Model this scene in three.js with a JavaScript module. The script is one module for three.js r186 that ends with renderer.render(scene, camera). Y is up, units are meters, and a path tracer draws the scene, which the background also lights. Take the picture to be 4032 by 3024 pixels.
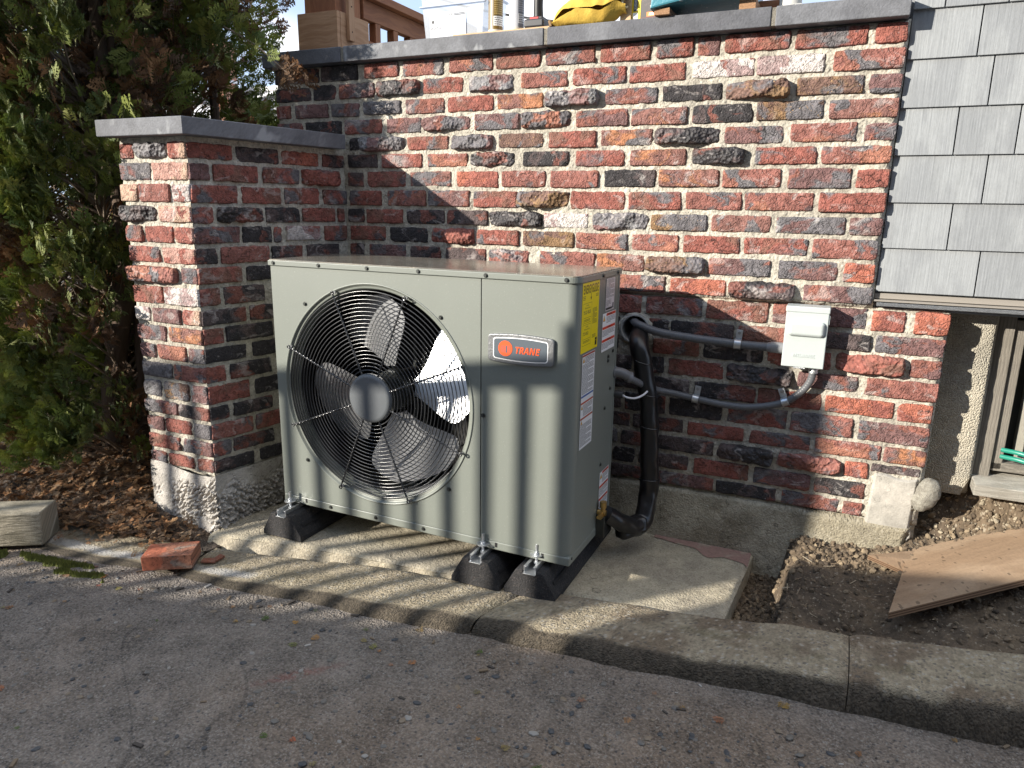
import * as THREE from 'three';
import { RoundedBoxGeometry } from 'three/addons/geometries/RoundedBoxGeometry.js';
import { TextGeometry } from 'three/addons/geometries/TextGeometry.js';
import { FontLoader } from 'three/addons/loaders/FontLoader.js';
import { mergeGeometries } from 'three/addons/utils/BufferGeometryUtils.js';

// ---------------------------------------------------------------- camera, sky, sun, exposure
const scene = new THREE.Scene();
const camera = new THREE.PerspectiveCamera(56.264, 4 / 3, 0.05, 400);
camera.position.set(1.9074, 0.9922, 2.5210);
camera.rotation.set(THREE.MathUtils.degToRad(-13.755), THREE.MathUtils.degToRad(24.27), THREE.MathUtils.degToRad(0.895), 'YXZ');
camera.updateMatrixWorld();

const renderer = new THREE.WebGLRenderer({ antialias: true });
renderer.toneMapping = THREE.LinearToneMapping;
renderer.toneMappingExposure = 1.75;
renderer.shadowMap.enabled = true;

// ---- seeded noise
function rng(seed) { let s = seed >>> 0; return () => { s = (s + 0x6D2B79F5) >>> 0; let t = s; t = Math.imul(t ^ (t >>> 15), t | 1); t ^= t + Math.imul(t ^ (t >>> 7), t | 61); return ((t ^ (t >>> 14)) >>> 0) / 4294967296; }; }
function h3(x, y, z) { let h = Math.imul(x, 374761393) ^ Math.imul(y, 668265263) ^ Math.imul(z, 2147483647 ^ 0x5bd1e995); h = Math.imul(h ^ (h >>> 13), 1274126177); return ((h ^ (h >>> 16)) >>> 0) / 4294967296; }
const sm = (t) => t * t * (3 - 2 * t);
const lerp = (a, b, t) => a + (b - a) * t;
const clamp = (x, a = 0, b = 1) => Math.min(b, Math.max(a, x));
const step = (a, b, x) => sm(clamp((x - a) / (b - a)));
function noise3(x, y, z) {
  const xi = Math.floor(x), yi = Math.floor(y), zi = Math.floor(z), u = sm(x - xi), v = sm(y - yi), w = sm(z - zi);
  const l = (a, b, t) => a + (b - a) * t;
  return l(l(l(h3(xi, yi, zi), h3(xi + 1, yi, zi), u), l(h3(xi, yi + 1, zi), h3(xi + 1, yi + 1, zi), u), v),
    l(l(h3(xi, yi, zi + 1), h3(xi + 1, yi, zi + 1), u), l(h3(xi, yi + 1, zi + 1), h3(xi + 1, yi + 1, zi + 1), u), v), w) * 2 - 1;
}
function fbm3(x, y, z, o = 4) { let a = 0.5, s = 0; for (let i = 0; i < o; i++) { s += a * noise3(x, y, z); x *= 2.03; y *= 2.03; z *= 2.03; a *= 0.5; } return s; }
// periodic 2-D value noise (period px, py in lattice cells)
function pn(x, y, px, py, seed) {
  const xi = Math.floor(x), yi = Math.floor(y), u = sm(x - xi), v = sm(y - yi), m = (a, n) => ((a % n) + n) % n;
  const x0 = m(xi, px), x1 = m(xi + 1, px), y0 = m(yi, py), y1 = m(yi + 1, py);
  return lerp(lerp(h3(x0, y0, seed), h3(x1, y0, seed), u), lerp(h3(x0, y1, seed), h3(x1, y1, seed), u), v) * 2 - 1;
}
function pf(u, v, fx, fy, seed, o = 4) { let a = 0.5, s = 0; for (let i = 0; i < o; i++) { s += a * pn(u * fx, v * fy, fx, fy, seed + i * 17); fx *= 2; fy *= 2; a *= 0.55; } return s; }
// periodic cells: distance to nearest point, second nearest, cell id
function cells(u, v, fx, fy, seed) {
  const x = u * fx, y = v * fy, xi = Math.floor(x), yi = Math.floor(y), m = (a, n) => ((a % n) + n) % n;
  let d1 = 9, d2 = 9, id = 0;
  for (let j = -1; j <= 1; j++) for (let i = -1; i <= 1; i++) {
    const cx = m(xi + i, fx), cy = m(yi + j, fy), a = h3(cx, cy, seed), b = h3(cx, cy, seed + 1);
    const dx = xi + i + a - x, dy = yi + j + b - y, d = Math.sqrt(dx * dx + dy * dy);
    if (d < d1) { d2 = d1; d1 = d; id = h3(cx, cy, seed + 2); } else if (d < d2) d2 = d;
  }
  return [d1, d2, id];
}

const cellsW = (x, y, seed) => cells(x / 65536, y / 65536, 65536, 65536, seed);

// ---- sky: pale winter blue with broken white cloud, the same all round
{
  const w = 1024, h = 512, data = new Float32Array(w * h * 4);
  for (let j = 0; j < h; j++) for (let i = 0; i < w; i++) {
    const el = ((j + 0.5) / h - 0.5) * Math.PI, az = ((i + 0.5) / w - 0.5) * 2 * Math.PI;
    const y = Math.sin(el), x = Math.cos(el) * Math.cos(az), z = Math.cos(el) * Math.sin(az);
    const t = clamp(y, 0, 1), k = Math.pow(1 - t, 2.2);
    let r = lerp(0.30, 0.52, k), g = lerp(0.45, 0.64, k), b = lerp(0.72, 0.82, k);
    const q = 1 / (0.35 + Math.max(y, 0));
    const c = step(-0.14, 0.22, fbm3(x * q * 1.7 + 3, y * 2.2 + 7, z * q * 1.7 + 1, 6));
    r = lerp(r, 1.00, c * 0.9); g = lerp(g, 0.98, c * 0.9); b = lerp(b, 0.97, c * 0.9);
    if (y < 0) { r = 0.2; g = 0.19; b = 0.18; }
    const o = (j * w + i) * 4; data[o] = r * 0.9; data[o + 1] = g * 0.9; data[o + 2] = b * 0.9; data[o + 3] = 1;
  }
  const t = new THREE.DataTexture(data, w, h, THREE.RGBAFormat, THREE.FloatType);
  t.mapping = THREE.EquirectangularReflectionMapping; t.magFilter = THREE.LinearFilter; t.minFilter = THREE.LinearFilter; t.needsUpdate = true;
  scene.background = t; scene.environment = t;
}
// low winter sun from the front left (read from the pier's and the unit's shadows on the brick wall)
const SUN = new THREE.Vector3(-0.715, 0.335, 0.740).normalize();
const sun = new THREE.DirectionalLight(new THREE.Color(1.0, 0.93, 0.82), 4.8);
sun.position.copy(SUN).multiplyScalar(14).add(new THREE.Vector3(0.8, 0.6, 0.3));
sun.target.position.set(0.8, 0.6, 0.3);
sun.castShadow = true; sun.shadow.mapSize.set(4096, 4096); sun.shadow.radius = 1;
Object.assign(sun.shadow.camera, { left: -6, right: 6, top: 6, bottom: -6, near: 0.5, far: 40 });
scene.add(sun, sun.target);

// ---------------------------------------------------------------- helpers
const taken = {};
function numbered(n) { if (!(n in taken)) { taken[n] = 0; return n; } taken[n]++; return n + '_' + String(taken[n]).padStart(3, '0'); }
function mesh(name, geo, mat, parent) { const m = new THREE.Mesh(geo, mat); m.name = name; m.castShadow = m.receiveShadow = true; if (parent) parent.add(m); return m; }
function tag(o, label, category, group) { o.userData.label = label; o.userData.category = category; if (group) o.userData.group = group; return o; }
function thing(name, label, category, pos = [0, 0, 0], turn = 0, group) { const o = new THREE.Group(); o.name = numbered(name); o.position.set(...pos); o.rotation.y = turn; scene.add(o); return tag(o, label, category, group); }
function solo(name, geo, mat, label, category, group) { const m = mesh(numbered(name), geo, mat, scene); return tag(m, label, category, group); }
function structure(name, geo, mat, label) { const m = mesh(numbered(name), geo, mat, scene); m.userData.kind = 'structure'; if (label) m.userData.label = label; return m; }
const at = (g, x = 0, y = 0, z = 0, rx = 0, ry = 0, rz = 0) => { if (rx) g.rotateX(rx); if (ry) g.rotateY(ry); if (rz) g.rotateZ(rz); return g.translate(x, y, z); };
const box = (x0, x1, y0, y1, z0, z1, r = 0.002) => at(new RoundedBoxGeometry(x1 - x0, y1 - y0, z1 - z0, 2, Math.min(r, (x1 - x0) * 0.45, (y1 - y0) * 0.45, (z1 - z0) * 0.45)), (x0 + x1) / 2, (y0 + y1) / 2, (z0 + z1) / 2);
const V = (x, y, z) => new THREE.Vector3(x, y, z);
const merge = (list) => mergeGeometries(list.map((g) => { const n = g.index ? g.toNonIndexed() : g; for (const k of Object.keys(n.attributes)) if (!['position', 'normal', 'uv'].includes(k)) n.deleteAttribute(k); return n; }));
function grid(nx, ny, fn, uvf) {  // fn(s,t)->[x,y,z]; uvf -> [u,v]
  const p = [], uv = [], ix = [];
  for (let j = 0; j <= ny; j++) for (let i = 0; i <= nx; i++) { const s = i / nx, t = j / ny, q = fn(s, t, i, j); p.push(...q); uv.push(...(uvf ? uvf(s, t, q) : [q[0], q[1]])); }
  for (let j = 0; j < ny; j++) for (let i = 0; i < nx; i++) { const a = j * (nx + 1) + i, b = a + 1, c = a + nx + 1, d = c + 1; ix.push(a, b, d, a, d, c); }
  const g = new THREE.BufferGeometry(); g.setAttribute('position', new THREE.Float32BufferAttribute(p, 3)); g.setAttribute('uv', new THREE.Float32BufferAttribute(uv, 2)); g.setIndex(ix); g.computeVertexNormals(); return g;
}
// tube with a radius that may change along its length; pts: list of [x,y,z]
function tube(pts, rad, seg = 60, around = 12, caps = true, closed = false) {
  const cv = new THREE.CatmullRomCurve3(pts.map((p) => V(...p)), closed, 'centripetal');
  const fr = cv.computeFrenetFrames(seg, closed), rf = typeof rad === 'function' ? rad : () => rad, L = cv.getLength();
  const g = grid(around, seg, (s, t, i, j) => {
    const c = cv.getPointAt(t), a = s * Math.PI * 2, r = rf(t, a, t * L), n = fr.normals[j], b = fr.binormals[j];
    return [c.x + r * (Math.cos(a) * n.x + Math.sin(a) * b.x), c.y + r * (Math.cos(a) * n.y + Math.sin(a) * b.y), c.z + r * (Math.cos(a) * n.z + Math.sin(a) * b.z)];
  }, (s, t) => [s * 0.1, t * L]);
  // outward winding
  const ix = g.index.array; for (let k = 0; k < ix.length; k += 3) { const q = ix[k + 1]; ix[k + 1] = ix[k + 2]; ix[k + 2] = q; }
  g.computeVertexNormals();
  if (!caps || closed) return g;
  const out = [g.toNonIndexed()];
  for (const t of [0, 1]) { const c = cv.getPointAt(t), d = cv.getTangentAt(t), cg = new THREE.CircleGeometry(rf(t, 0, t * L), around); cg.applyQuaternion(new THREE.Quaternion().setFromUnitVectors(V(0, 0, 1), t ? d : d.clone().negate())); cg.translate(c.x, c.y, c.z); out.push(cg.toNonIndexed()); }
  return mergeGeometries(out);
}
const cyl = (r0, r1, h, n = 20, ax = 'y') => { const g = new THREE.CylinderGeometry(r1, r0, h, n); if (ax === 'z') g.rotateX(Math.PI / 2); if (ax === 'x') g.rotateZ(-Math.PI / 2); return g; };
function prism(pts, y0, y1, bevel = 0) {  // polygon in x,z extruded upward
  const s = new THREE.Shape(pts.map(([x, z]) => new THREE.Vector2(x, -z)));
  const g = new THREE.ExtrudeGeometry(s, { depth: y1 - y0 - 2 * bevel, bevelEnabled: bevel > 0, bevelSize: bevel, bevelOffset: -bevel, bevelThickness: bevel, bevelSegments: 2 });
  g.rotateX(-Math.PI / 2); g.translate(0, y0 + bevel, 0); return g;
}
function plate(pts, z0, z1, bevel = 0, holes = []) {  // polygon in x,y extruded along z
  const s = new THREE.Shape(pts.map(([x, y]) => new THREE.Vector2(x, y)));
  for (const h of holes) s.holes.push(h);
  const g = new THREE.ExtrudeGeometry(s, { depth: z1 - z0 - 2 * bevel, bevelEnabled: bevel > 0, bevelSize: bevel, bevelOffset: -bevel, bevelThickness: bevel, bevelSegments: 2, curveSegments: 48 });
  g.translate(0, 0, z0 + bevel); return g;
}
function jitterGeo(g, amp, f, seed) { // push vertices by noise (shared positions move together)
  const p = g.attributes.position; for (let i = 0; i < p.count; i++) { const x = p.getX(i), y = p.getY(i), z = p.getZ(i); p.setXYZ(i, x + amp * noise3(x * f + seed, y * f, z * f), y + amp * noise3(x * f, y * f + seed + 9, z * f), z + amp * noise3(x * f, y * f, z * f + seed + 23)); } g.computeVertexNormals(); return g;
}

// ---------------------------------------------------------------- textures
const toS = (c) => { c = clamp(c); return Math.round(255 * (c <= 0.0031308 ? 12.92 * c : 1.055 * Math.pow(c, 1 / 2.4) - 0.055)); };
function ctex(w, h, sx, sy, fn) {  // colour map that spans sx by sy metres; fn(u,v) -> linear rgb
  const d = new Uint8Array(w * h * 4);
  for (let j = 0; j < h; j++) for (let i = 0; i < w; i++) { const c = fn((i + 0.5) / w, (j + 0.5) / h), o = (j * w + i) * 4; d[o] = toS(c[0]); d[o + 1] = toS(c[1]); d[o + 2] = toS(c[2]); d[o + 3] = 255; }
  const t = new THREE.DataTexture(d, w, h); t.colorSpace = THREE.SRGBColorSpace; return fin(t, sx, sy);
}
function gtex(w, h, sx, sy, fn) {  // grey map
  const d = new Uint8Array(w * h * 4);
  for (let j = 0; j < h; j++) for (let i = 0; i < w; i++) { const c = Math.round(255 * clamp(fn((i + 0.5) / w, (j + 0.5) / h))), o = (j * w + i) * 4; d[o] = d[o + 1] = d[o + 2] = c; d[o + 3] = 255; }
  return fin(new THREE.DataTexture(d, w, h), sx, sy);
}
function fin(t, sx, sy) { t.wrapS = t.wrapT = THREE.RepeatWrapping; t.magFilter = THREE.LinearFilter; t.minFilter = THREE.LinearMipmapLinearFilter; t.generateMipmaps = true; t.repeat.set(1 / sx, 1 / sy); t.needsUpdate = true; return t; }
const mix = (a, b, t) => [lerp(a[0], b[0], t), lerp(a[1], b[1], t), lerp(a[2], b[2], t)];
const mul = (a, k) => [a[0] * k, a[1] * k, a[2] * k];
const std = (o) => new THREE.MeshStandardMaterial(o);
const phy = (o) => new THREE.MeshPhysicalMaterial(o);
const rgb = (r, g, b) => new THREE.Color().setRGB(r, g, b);

// ---- brick faces: one sheet of fired clay per kind, 1 m by 0.5 m; every brick takes its own piece of it
const RED = [0.285, 0.098, 0.075], BRIGHT = [0.40, 0.135, 0.088], PURP = [0.185, 0.100, 0.094], SLATE = [0.145, 0.135, 0.142], COAL = [0.04, 0.036, 0.038],
  ORANGE = [0.42, 0.185, 0.095], TAN = [0.46, 0.29, 0.13], WHITE = [0.58, 0.53, 0.50], PINK = [0.47, 0.27, 0.22], BROWN = [0.20, 0.105, 0.065];
function brickSheet(seed, base, second, third, o) {
  return ctex(768, 384, 1.024, 0.512, (u, v) => {
    const wx = pf(u, v, 12, 10, seed + 300, 4) * 0.075, wy = pf(u, v, 11, 10, seed + 340, 4) * 0.10;
    const U = u + wx, Vv = v + wy;
    const n1 = pf(U, Vv, 15, 5, seed, 4), n2 = pf(U, Vv, 13, 6, seed + 50, 4), fine = pf(u, v, 120, 60, seed + 90, 3), mid = pf(u, v, 40, 24, seed + 120, 2);
    let c = mix(base, second, step(o.a0, o.a0 + o.soft, n1));
    c = mix(c, third, step(o.b0, o.b0 + o.soft, n2));
    // burnt rims that follow the flash marks
    c = mix(c, COAL, (o.rim || 0) * (1 - step(0.0, 0.05, Math.abs(n1 - o.a0 - o.soft / 2))));
    c = mul(c, 1 + 0.42 * fine + 0.36 * mid);
    const sp = pf(u, v, 190, 95, seed + 150, 2);
    if (sp > 0.42) c = mix(c, o.speck || WHITE, clamp((sp - 0.42) * 5) * (o.sp ?? 0.3)); if (sp < -0.40) c = mul(c, 0.55);
    const ef = pf(U, Vv, 24, 14, seed + 180, 4); if (ef > 0.30) c = mix(c, WHITE, clamp((ef - 0.30) * 4) * (o.ef ?? 0.25));
    const cr = Math.abs(pf(U, Vv, 22, 7, seed + 210, 3)); if (cr < 0.012 && pn(u * 9, v * 6, 9, 6, seed + 7) > 0.05) c = mul(c, 0.25);
    return c;
  });
}
const KIND = {
  r: brickSheet(1, RED, [0.22, 0.105, 0.078], SLATE, { a0: 0.02, b0: 0.16, soft: 0.34, ef: 0.35 }),
  b: brickSheet(2, BRIGHT, RED, SLATE, { a0: 0.08, b0: 0.3, soft: 0.25, ef: 0.4 }),
  p: brickSheet(3, PURP, [0.25, 0.10, 0.075], SLATE, { a0: 0.05, b0: 0.12, soft: 0.2, ef: 0.35 }),
  d: brickSheet(4, COAL, [0.10, 0.075, 0.073], [0.20, 0.078, 0.06], { a0: 0.0, b0: 0.18, soft: 0.2, ef: 0.4, sp: 0.35 }),
  g: brickSheet(5, SLATE, [0.22, 0.215, 0.22], PURP, { a0: 0.05, b0: 0.2, soft: 0.2, ef: 0.5 }),
  o: brickSheet(6, [0.24, 0.115, 0.095], ORANGE, SLATE, { a0: 0.06, b0: 0.10, soft: 0.24, rim: 0.3, ef: 0.4 }),
  m: brickSheet(7, [0.27, 0.11, 0.088], SLATE, [0.36, 0.155, 0.105], { a0: 0.0, b0: 0.12, soft: 0.22, rim: 0.35, ef: 0.45 }),
  t: brickSheet(8, [0.17, 0.10, 0.078], SLATE, [0.24, 0.145, 0.075], { a0: 0.06, b0: 0.12, soft: 0.22, sp: 1.0, speck: TAN, ef: 0.2 }),
  w: brickSheet(9, [0.36, 0.26, 0.25], WHITE, [0.27, 0.11, 0.09], { a0: 0.02, b0: 0.12, soft: 0.1, ef: 0.9 }),
  l: brickSheet(10, PINK, [0.50, 0.34, 0.25], RED, { a0: 0.04, b0: 0.2, soft: 0.14, ef: 0.6 }),
};
const brickBump = gtex(768, 384, 0.512, 0.256, (u, v) => 0.5 + 0.45 * pf(u, v, 24, 12, 61, 3) + 0.3 * pf(u, v, 150, 75, 63, 3) - 0.6 * (Math.abs(pf(u, v, 11, 5, 77, 3)) < 0.016 ? 1 : 0));
const lumpBump = gtex(512, 256, 0.512, 0.256, (u, v) => { const c = cells(u, v, 44, 22, 31); return 0.35 + 0.5 * c[0] + 0.5 * pf(u, v, 24, 12, 91, 5); });
const brickMat = {};
for (const k of Object.keys(KIND)) {
  brickMat[k] = std({ map: KIND[k], bumpMap: brickBump, bumpScale: 0.0075, roughness: 0.88 });
  brickMat[k.toUpperCase()] = std({ map: KIND[k], bumpMap: lumpBump, bumpScale: 0.010, roughness: k === 'd' || k === 'g' ? 0.62 : 0.82 });
}
const mortarMat = std({
  map: ctex(1024, 1024, 1.5, 1.5, (u, v) => {
    const g = pf(u, v, 260, 260, 5, 2), m = pf(u, v, 60, 60, 9, 3), s = pf(u, v, 9, 9, 13, 3);
    let c = mix([0.49, 0.455, 0.38], [0.39, 0.36, 0.30], step(-0.2, 0.35, s)); c = mul(c, 1 + 0.32 * g + 0.3 * m);
    if (g > 0.42) c = mix(c, [0.62, 0.58, 0.5], 0.6); if (g < -0.45) c = mix(c, [0.13, 0.12, 0.11], 0.5);
    return c;
  }), bumpMap: gtex(1024, 1024, 1.5, 1.5, (u, v) => 0.5 + 0.4 * pf(u, v, 240, 240, 5, 3) + 0.45 * pf(u, v, 60, 60, 21, 4)), bumpScale: 0.006, roughness: 0.95,
});

// one brick: a face with worn, uneven edges and a skirt that goes back into the mortar
function brickGeometry(w, h, R, kind) {
  const big = kind !== kind.toLowerCase(), nx = clamp(Math.round(w / 0.011), 4, 18), ny = big ? 7 : 6, sd = Math.floor(R() * 1e5);
  const prot = big ? 0.020 + R() * 0.018 : 0.0035 + R() * 0.0055, amp = big ? 0.013 : 0.0022, tx = (R() - 0.5) * 0.03, ty = (R() - 0.5) * 0.05, edge = big ? 0.006 : 0.0035, cr = big ? 0.014 : 0.003 + R() * 0.006;
  const cut = [[R() * 2 - 1, R() * 2 - 1], [R() * 2 - 1, R() * 2 - 1]].map(([a, b]) => ({ a: a * 0.5, b: b * 0.7, c: prot * (0.75 + R() * 0.5) }));
  const chip = [[(R() < 0.5 ? -1 : 1) * w / 2, (R() < 0.5 ? -1 : 1) * h / 2, R() < 0.45 ? 0.008 + R() * 0.014 : 0]];
  const u0 = R() * 4, v0 = R() * 4;
  const axis = (n, L) => { const a = [0, edge / L]; for (let i = 1; i < n - 2; i++) a.push(edge / L + (1 - 2 * edge / L) * i / (n - 2)); a.push(1 - edge / L, 1); return a; };
  const ax = axis(nx, w), ay = axis(ny, h), p = [], uv = [], ix = [], NX = ax.length, NY = ay.length;
  const pt = (i, j) => {
    let x = (ax[i] - 0.5) * w, y = (ay[j] - 0.5) * h; const bx = i === 0 || i === NX - 1, by = j === 0 || j === NY - 1;
    const dx = Math.max(0, Math.abs(x) - (w / 2 - cr)), dy = Math.max(0, Math.abs(y) - (h / 2 - cr)), dd = Math.hypot(dx, dy);
    if (dx > 0 && dy > 0 && dd > cr * 0.7) { const k = (Math.max(dx, dy)) / dd; x -= Math.sign(x) * dx * (1 - k); y -= Math.sign(y) * dy * (1 - k); }
    const wob = big ? 0.007 : 0.0036; x += wob * fbm3(x * 50 + sd, y * 60, 1.5, 2) * (bx ? 1.6 : 0.6); y += wob * fbm3(x * 55, y * 60 + sd, 7.5, 2) * (by ? 1.6 : 0.6);
    let z = prot + tx * x + ty * y + amp * fbm3(x * (big ? 30 : 38) + sd, y * (big ? 36 : 44), sd * 0.37, 3) * 1.6;
    if (big) { for (const c of cut) z = Math.min(z, c.c + c.a * x + c.b * y + 0.006); z = Math.max(z, 0.004); }
    for (const [cx, cy, r] of chip) if (r) { const q = Math.hypot(x - cx, y - cy); if (q < r) z -= 0.007 * (1 - q / r); }
    if (bx || by) z -= edge * (bx && by ? 1.5 : 1);
    return [x, y, z];
  };
  for (let j = 0; j < NY; j++) for (let i = 0; i < NX; i++) { const q = pt(i, j); p.push(...q); uv.push(u0 + q[0], v0 + q[1]); }
  for (let j = 0; j < NY - 1; j++) for (let i = 0; i < NX - 1; i++) { const a = j * NX + i, b = a + 1, c = a + NX, d = c + 1; ix.push(a, b, d, a, d, c); }
  const ring = []; for (let i = 0; i < NX; i++) ring.push(i); for (let j = 1; j < NY; j++) ring.push(j * NX + NX - 1); for (let i = NX - 2; i >= 0; i--) ring.push((NY - 1) * NX + i); for (let j = NY - 2; j > 0; j--) ring.push(j * NX);
  const n0 = p.length / 3; for (const r of ring) { p.push(p[r * 3], p[r * 3 + 1], -0.024); uv.push(uv[r * 2] + 0.02, uv[r * 2 + 1] + 0.02); }
  for (let k = 0; k < ring.length; k++) { const a = ring[k], b = ring[(k + 1) % ring.length], c = n0 + k, d = n0 + (k + 1) % ring.length; ix.push(a, c, d, a, d, b); }
  const g = new THREE.BufferGeometry(); g.setAttribute('position', new THREE.Float32BufferAttribute(p, 3)); g.setAttribute('uv', new THREE.Float32BufferAttribute(uv, 2)); g.setIndex(ix); g.computeVertexNormals(); return g;
}
const COURSE = [1.54, 1.47, 1.4002, 1.3337, 1.2652, 1.199, 1.1334, 1.0612, 0.9878, 0.9181, 0.8467, 0.7752, 0.7058, 0.626, 0.5584, 0.4877, 0.4183, 0.3465, 0.2676, 0.2028, 0.1321, 0.0628, 0.0];
const MAIN_BRICKS = [
  [1, '-337:-260:d -235:-111:d -99:82:d 113:273:r 292:470:m 495:675:m 688:862:r 881:1063:m 1082:1253:r 1276:1395:r 1409:1478:p 1493:1687:r 1705:1903:r 1921:2007:r'],
  [2, '-338:-156:d -142:-29:d -11:157:p 169:367:D 381:553:r 575:761:G 789:966:m 985:1175:r 1188:1374:r 1397:1588:w 1596:1791:w 1816:2008:m'],
  [3, '-336:-264:r -239:-71:p -53:82:p 103:280:g 302:473:p 489:680:r 694:875:o 891:1085:G 1106:1286:p 1302:1494:d 1506:1701:T 1719:1907:t 1922:2009:p'],
  [4, '-338:-207:p -186:-6:d 10:192:r 211:369:p 384:586:P 602:784:p 797:982:M 1001:1190:p 1202:1389:o 1406:1596:d 1607:1804:t 1819:2009:o'],
  [5, '29:80:d 91:293:G 306:489:r 500:680:G 701:881:t 903:1079:r 1096:1277:o 1290:1502:D 1515:1694:p 1716:1903:m 1925:2010:p'],
  [6, '20:163:d 184:372:r 396:572:m 581:769:D 801:979:d 1006:1184:r 1204:1395:o 1412:1581:D 1616:1798:r 1812:2007:m'],
  [7, '17:93:d 112:296:r 315:502:o 524:701:b 719:893:m 912:1093:m 1114:1296:d 1308:1507:o 1520:1700:m 1722:1903:p 1919:2009:r'],
  [8, '22:178:r 207:387:m 398:581:p 600:779:r 786:985:T 992:1192:r 1206:1388:r 1404:1586:m 1595:1804:m 1819:2009:r'],
  [9, '10:91:d 103:278:r 297:470:d 484:659:d 665:881:D 889:1060:w 1075:1280:G 1288:1480:t 1495:1683:o 1701:1904:g 1916:2008:p'],
  [10, '19:195:r 214:394:d 409:604:R 613:791:r 808:1009:t 1018:1211:m 1225:1388:m 1406:1592:r 1605:1802:r 1816:2004:m'],
  [11, '16:85:d 109:290:p 310:452:d 476:653:d 662:832:M 877:1091:m 1100:1274:o 1284:1481:T 1494:1695:p 1721:1897:p 1915:2004:b'],
  [12, '1155:1352:m 1371:1558:b 1570:1779:D 1805:2006:p'],
  [13, '1191:1273:r 1290:1487:r 1500:1702:r 1717:1871:p 1880:1999:p 2013:2105:b 2131:2227:b'],
  [14, '1298:1375:d 1384:1598:d 1613:1793:r 1809:2019:d 2033:2223:p'],
  [15, '1325:1487:r 1503:1700:d 1713:1909:r 1924:2123:R 2138:2224:p'],
  [16, '1189:1250:d 1266:1368:d 1384:1575:r 1585:1800:D 1817:1998:p 2022:2225:m'],
  [17, '1188:1308:d 1322:1463:d 1480:1687:d 1696:1896:r 1908:2111:b 2123:2219:b'],
  [18, '1231:1382:d 1397:1581:d 1603:1796:r 1809:1999:m 2018:2220:p'],
  [19, '1187:1253:d 1266:1452:d 1469:1661:r 1682:1877:m 1892:2090:m 2100:2221:o'],
  [20, '1223:1344:d 1363:1565:d 1579:1765:D 1779:1979:M 1991:2061:b'],
  [21, '1194:1279:d 1296:1479:d 1499:1689:r 1707:1892:p 1907:2060:d'],
  [22, '1192:1353:d 1372:1573:p 1585:1787:d 1805:1987:p 2001:2060:r']
];
const PIER_SIDE_BRICKS = [
  [6, '0:168:r 185:362:d 376:547:b 566:675:d'],
  [7, '0:74:p 89:267:r 289:452:r 464:642:R'],
  [8, '0:178:r 196:363:r 379:542:r 561:685:r'],
  [9, '0:78:r 92:283:D 291:443:d 458:621:r 634:667:r'],
  [10, '0:174:p 187:313:d 322:356:r 376:539:w 562:677:r'],
  [11, '0:80:d 92:297:m 308:448:d 470:633:d'],
  [12, '0:172:r 191:303:d'],
  [13, '0:79:r 94:264:d'],
  [14, '0:177:d 196:326:d'],
  [15, '0:80:r 89:288:d'],
  [16, '0:169:d 195:359:d'],
  [17, '0:77:r 94:269:d'],
  [18, '0:171:r 195:371:d'],
  [19, '0:77:d 97:266:d'],
  [20, '0:174:m 188:362:r'],
  [21, '0:73:r 85:265:d'],
  [22, '0:168:d 195:365:d']
];
const PIER_FRONT_BRICKS = [
  [6, '-468:-401:r -396:-240:G -231:-146:l'],
  [7, '-480:-327:p -317:-146:l'],
  [8, '-484:-398:l -393:-241:m -231:-146:w'],
  [9, '-480:-319:D -301:-146:l'],
  [10, '-482:-395:r -379:-244:r -233:-146:l'],
  [11, '-477:-321:r -305:-146:l'],
  [12, '-475:-239:M -224:-146:p'],
  [13, '-476:-325:r -316:-146:w'],
  [14, '-480:-400:w -385:-247:p -234:-146:l'],
  [15, '-478:-328:p -312:-146:o'],
  [16, '-469:-392:p -378:-235:m -224:-146:p'],
  [17, '-472:-314:g -303:-146:m'],
  [18, '-476:-383:g -369:-240:t -227:-146:g'],
  [19, '-477:-308:p -301:-146:d'],
  [20, '-475:-389:p -377:-246:r -231:-146:g'],
  [21, '-477:-313:r -292:-146:p'],
  [22, '-476:-392:p -376:-250:r -231:-146:p']
];
const parseRow = (s) => s.split(' ').map((e) => { const [a, b, k] = e.split(':'); return [+a / 1000, +b / 1000, k]; });
function layBricks(parent, rows, seed, place, { wob = 0.003, fill } = {}) {
  const R = rng(seed);
  for (const [row, text] of rows) {
    const list = parseRow(text), yt = COURSE[row - 1], yb = COURSE[row], gap = 0.0145;
    if (fill) { let x = list[0][0] - 0.013; if (row === 14 || row === 15) x = 1.196; while (x > fill + 0.05) { const w = Math.min(0.186 + (R() - 0.5) * 0.02, x - fill); if (x - w - fill < 0.04) { list.push([fill + 0.004, x, 'd']); break; } list.push([x - w, x, 'drpdm'[Math.floor(R() * 5)]]); x -= w + 0.014; } }
    for (const [x0, x1, k] of list) {
      const hgt = yt - yb - gap + (R() - 0.5) * 0.006, m = mesh('brick', brickGeometry(x1 - x0, hgt, R, k), brickMat[k], parent);
      place(m, (x0 + x1) / 2, (yt + yb) / 2 + (R() - 0.5) * wob, R);
    }
  }
}
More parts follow.
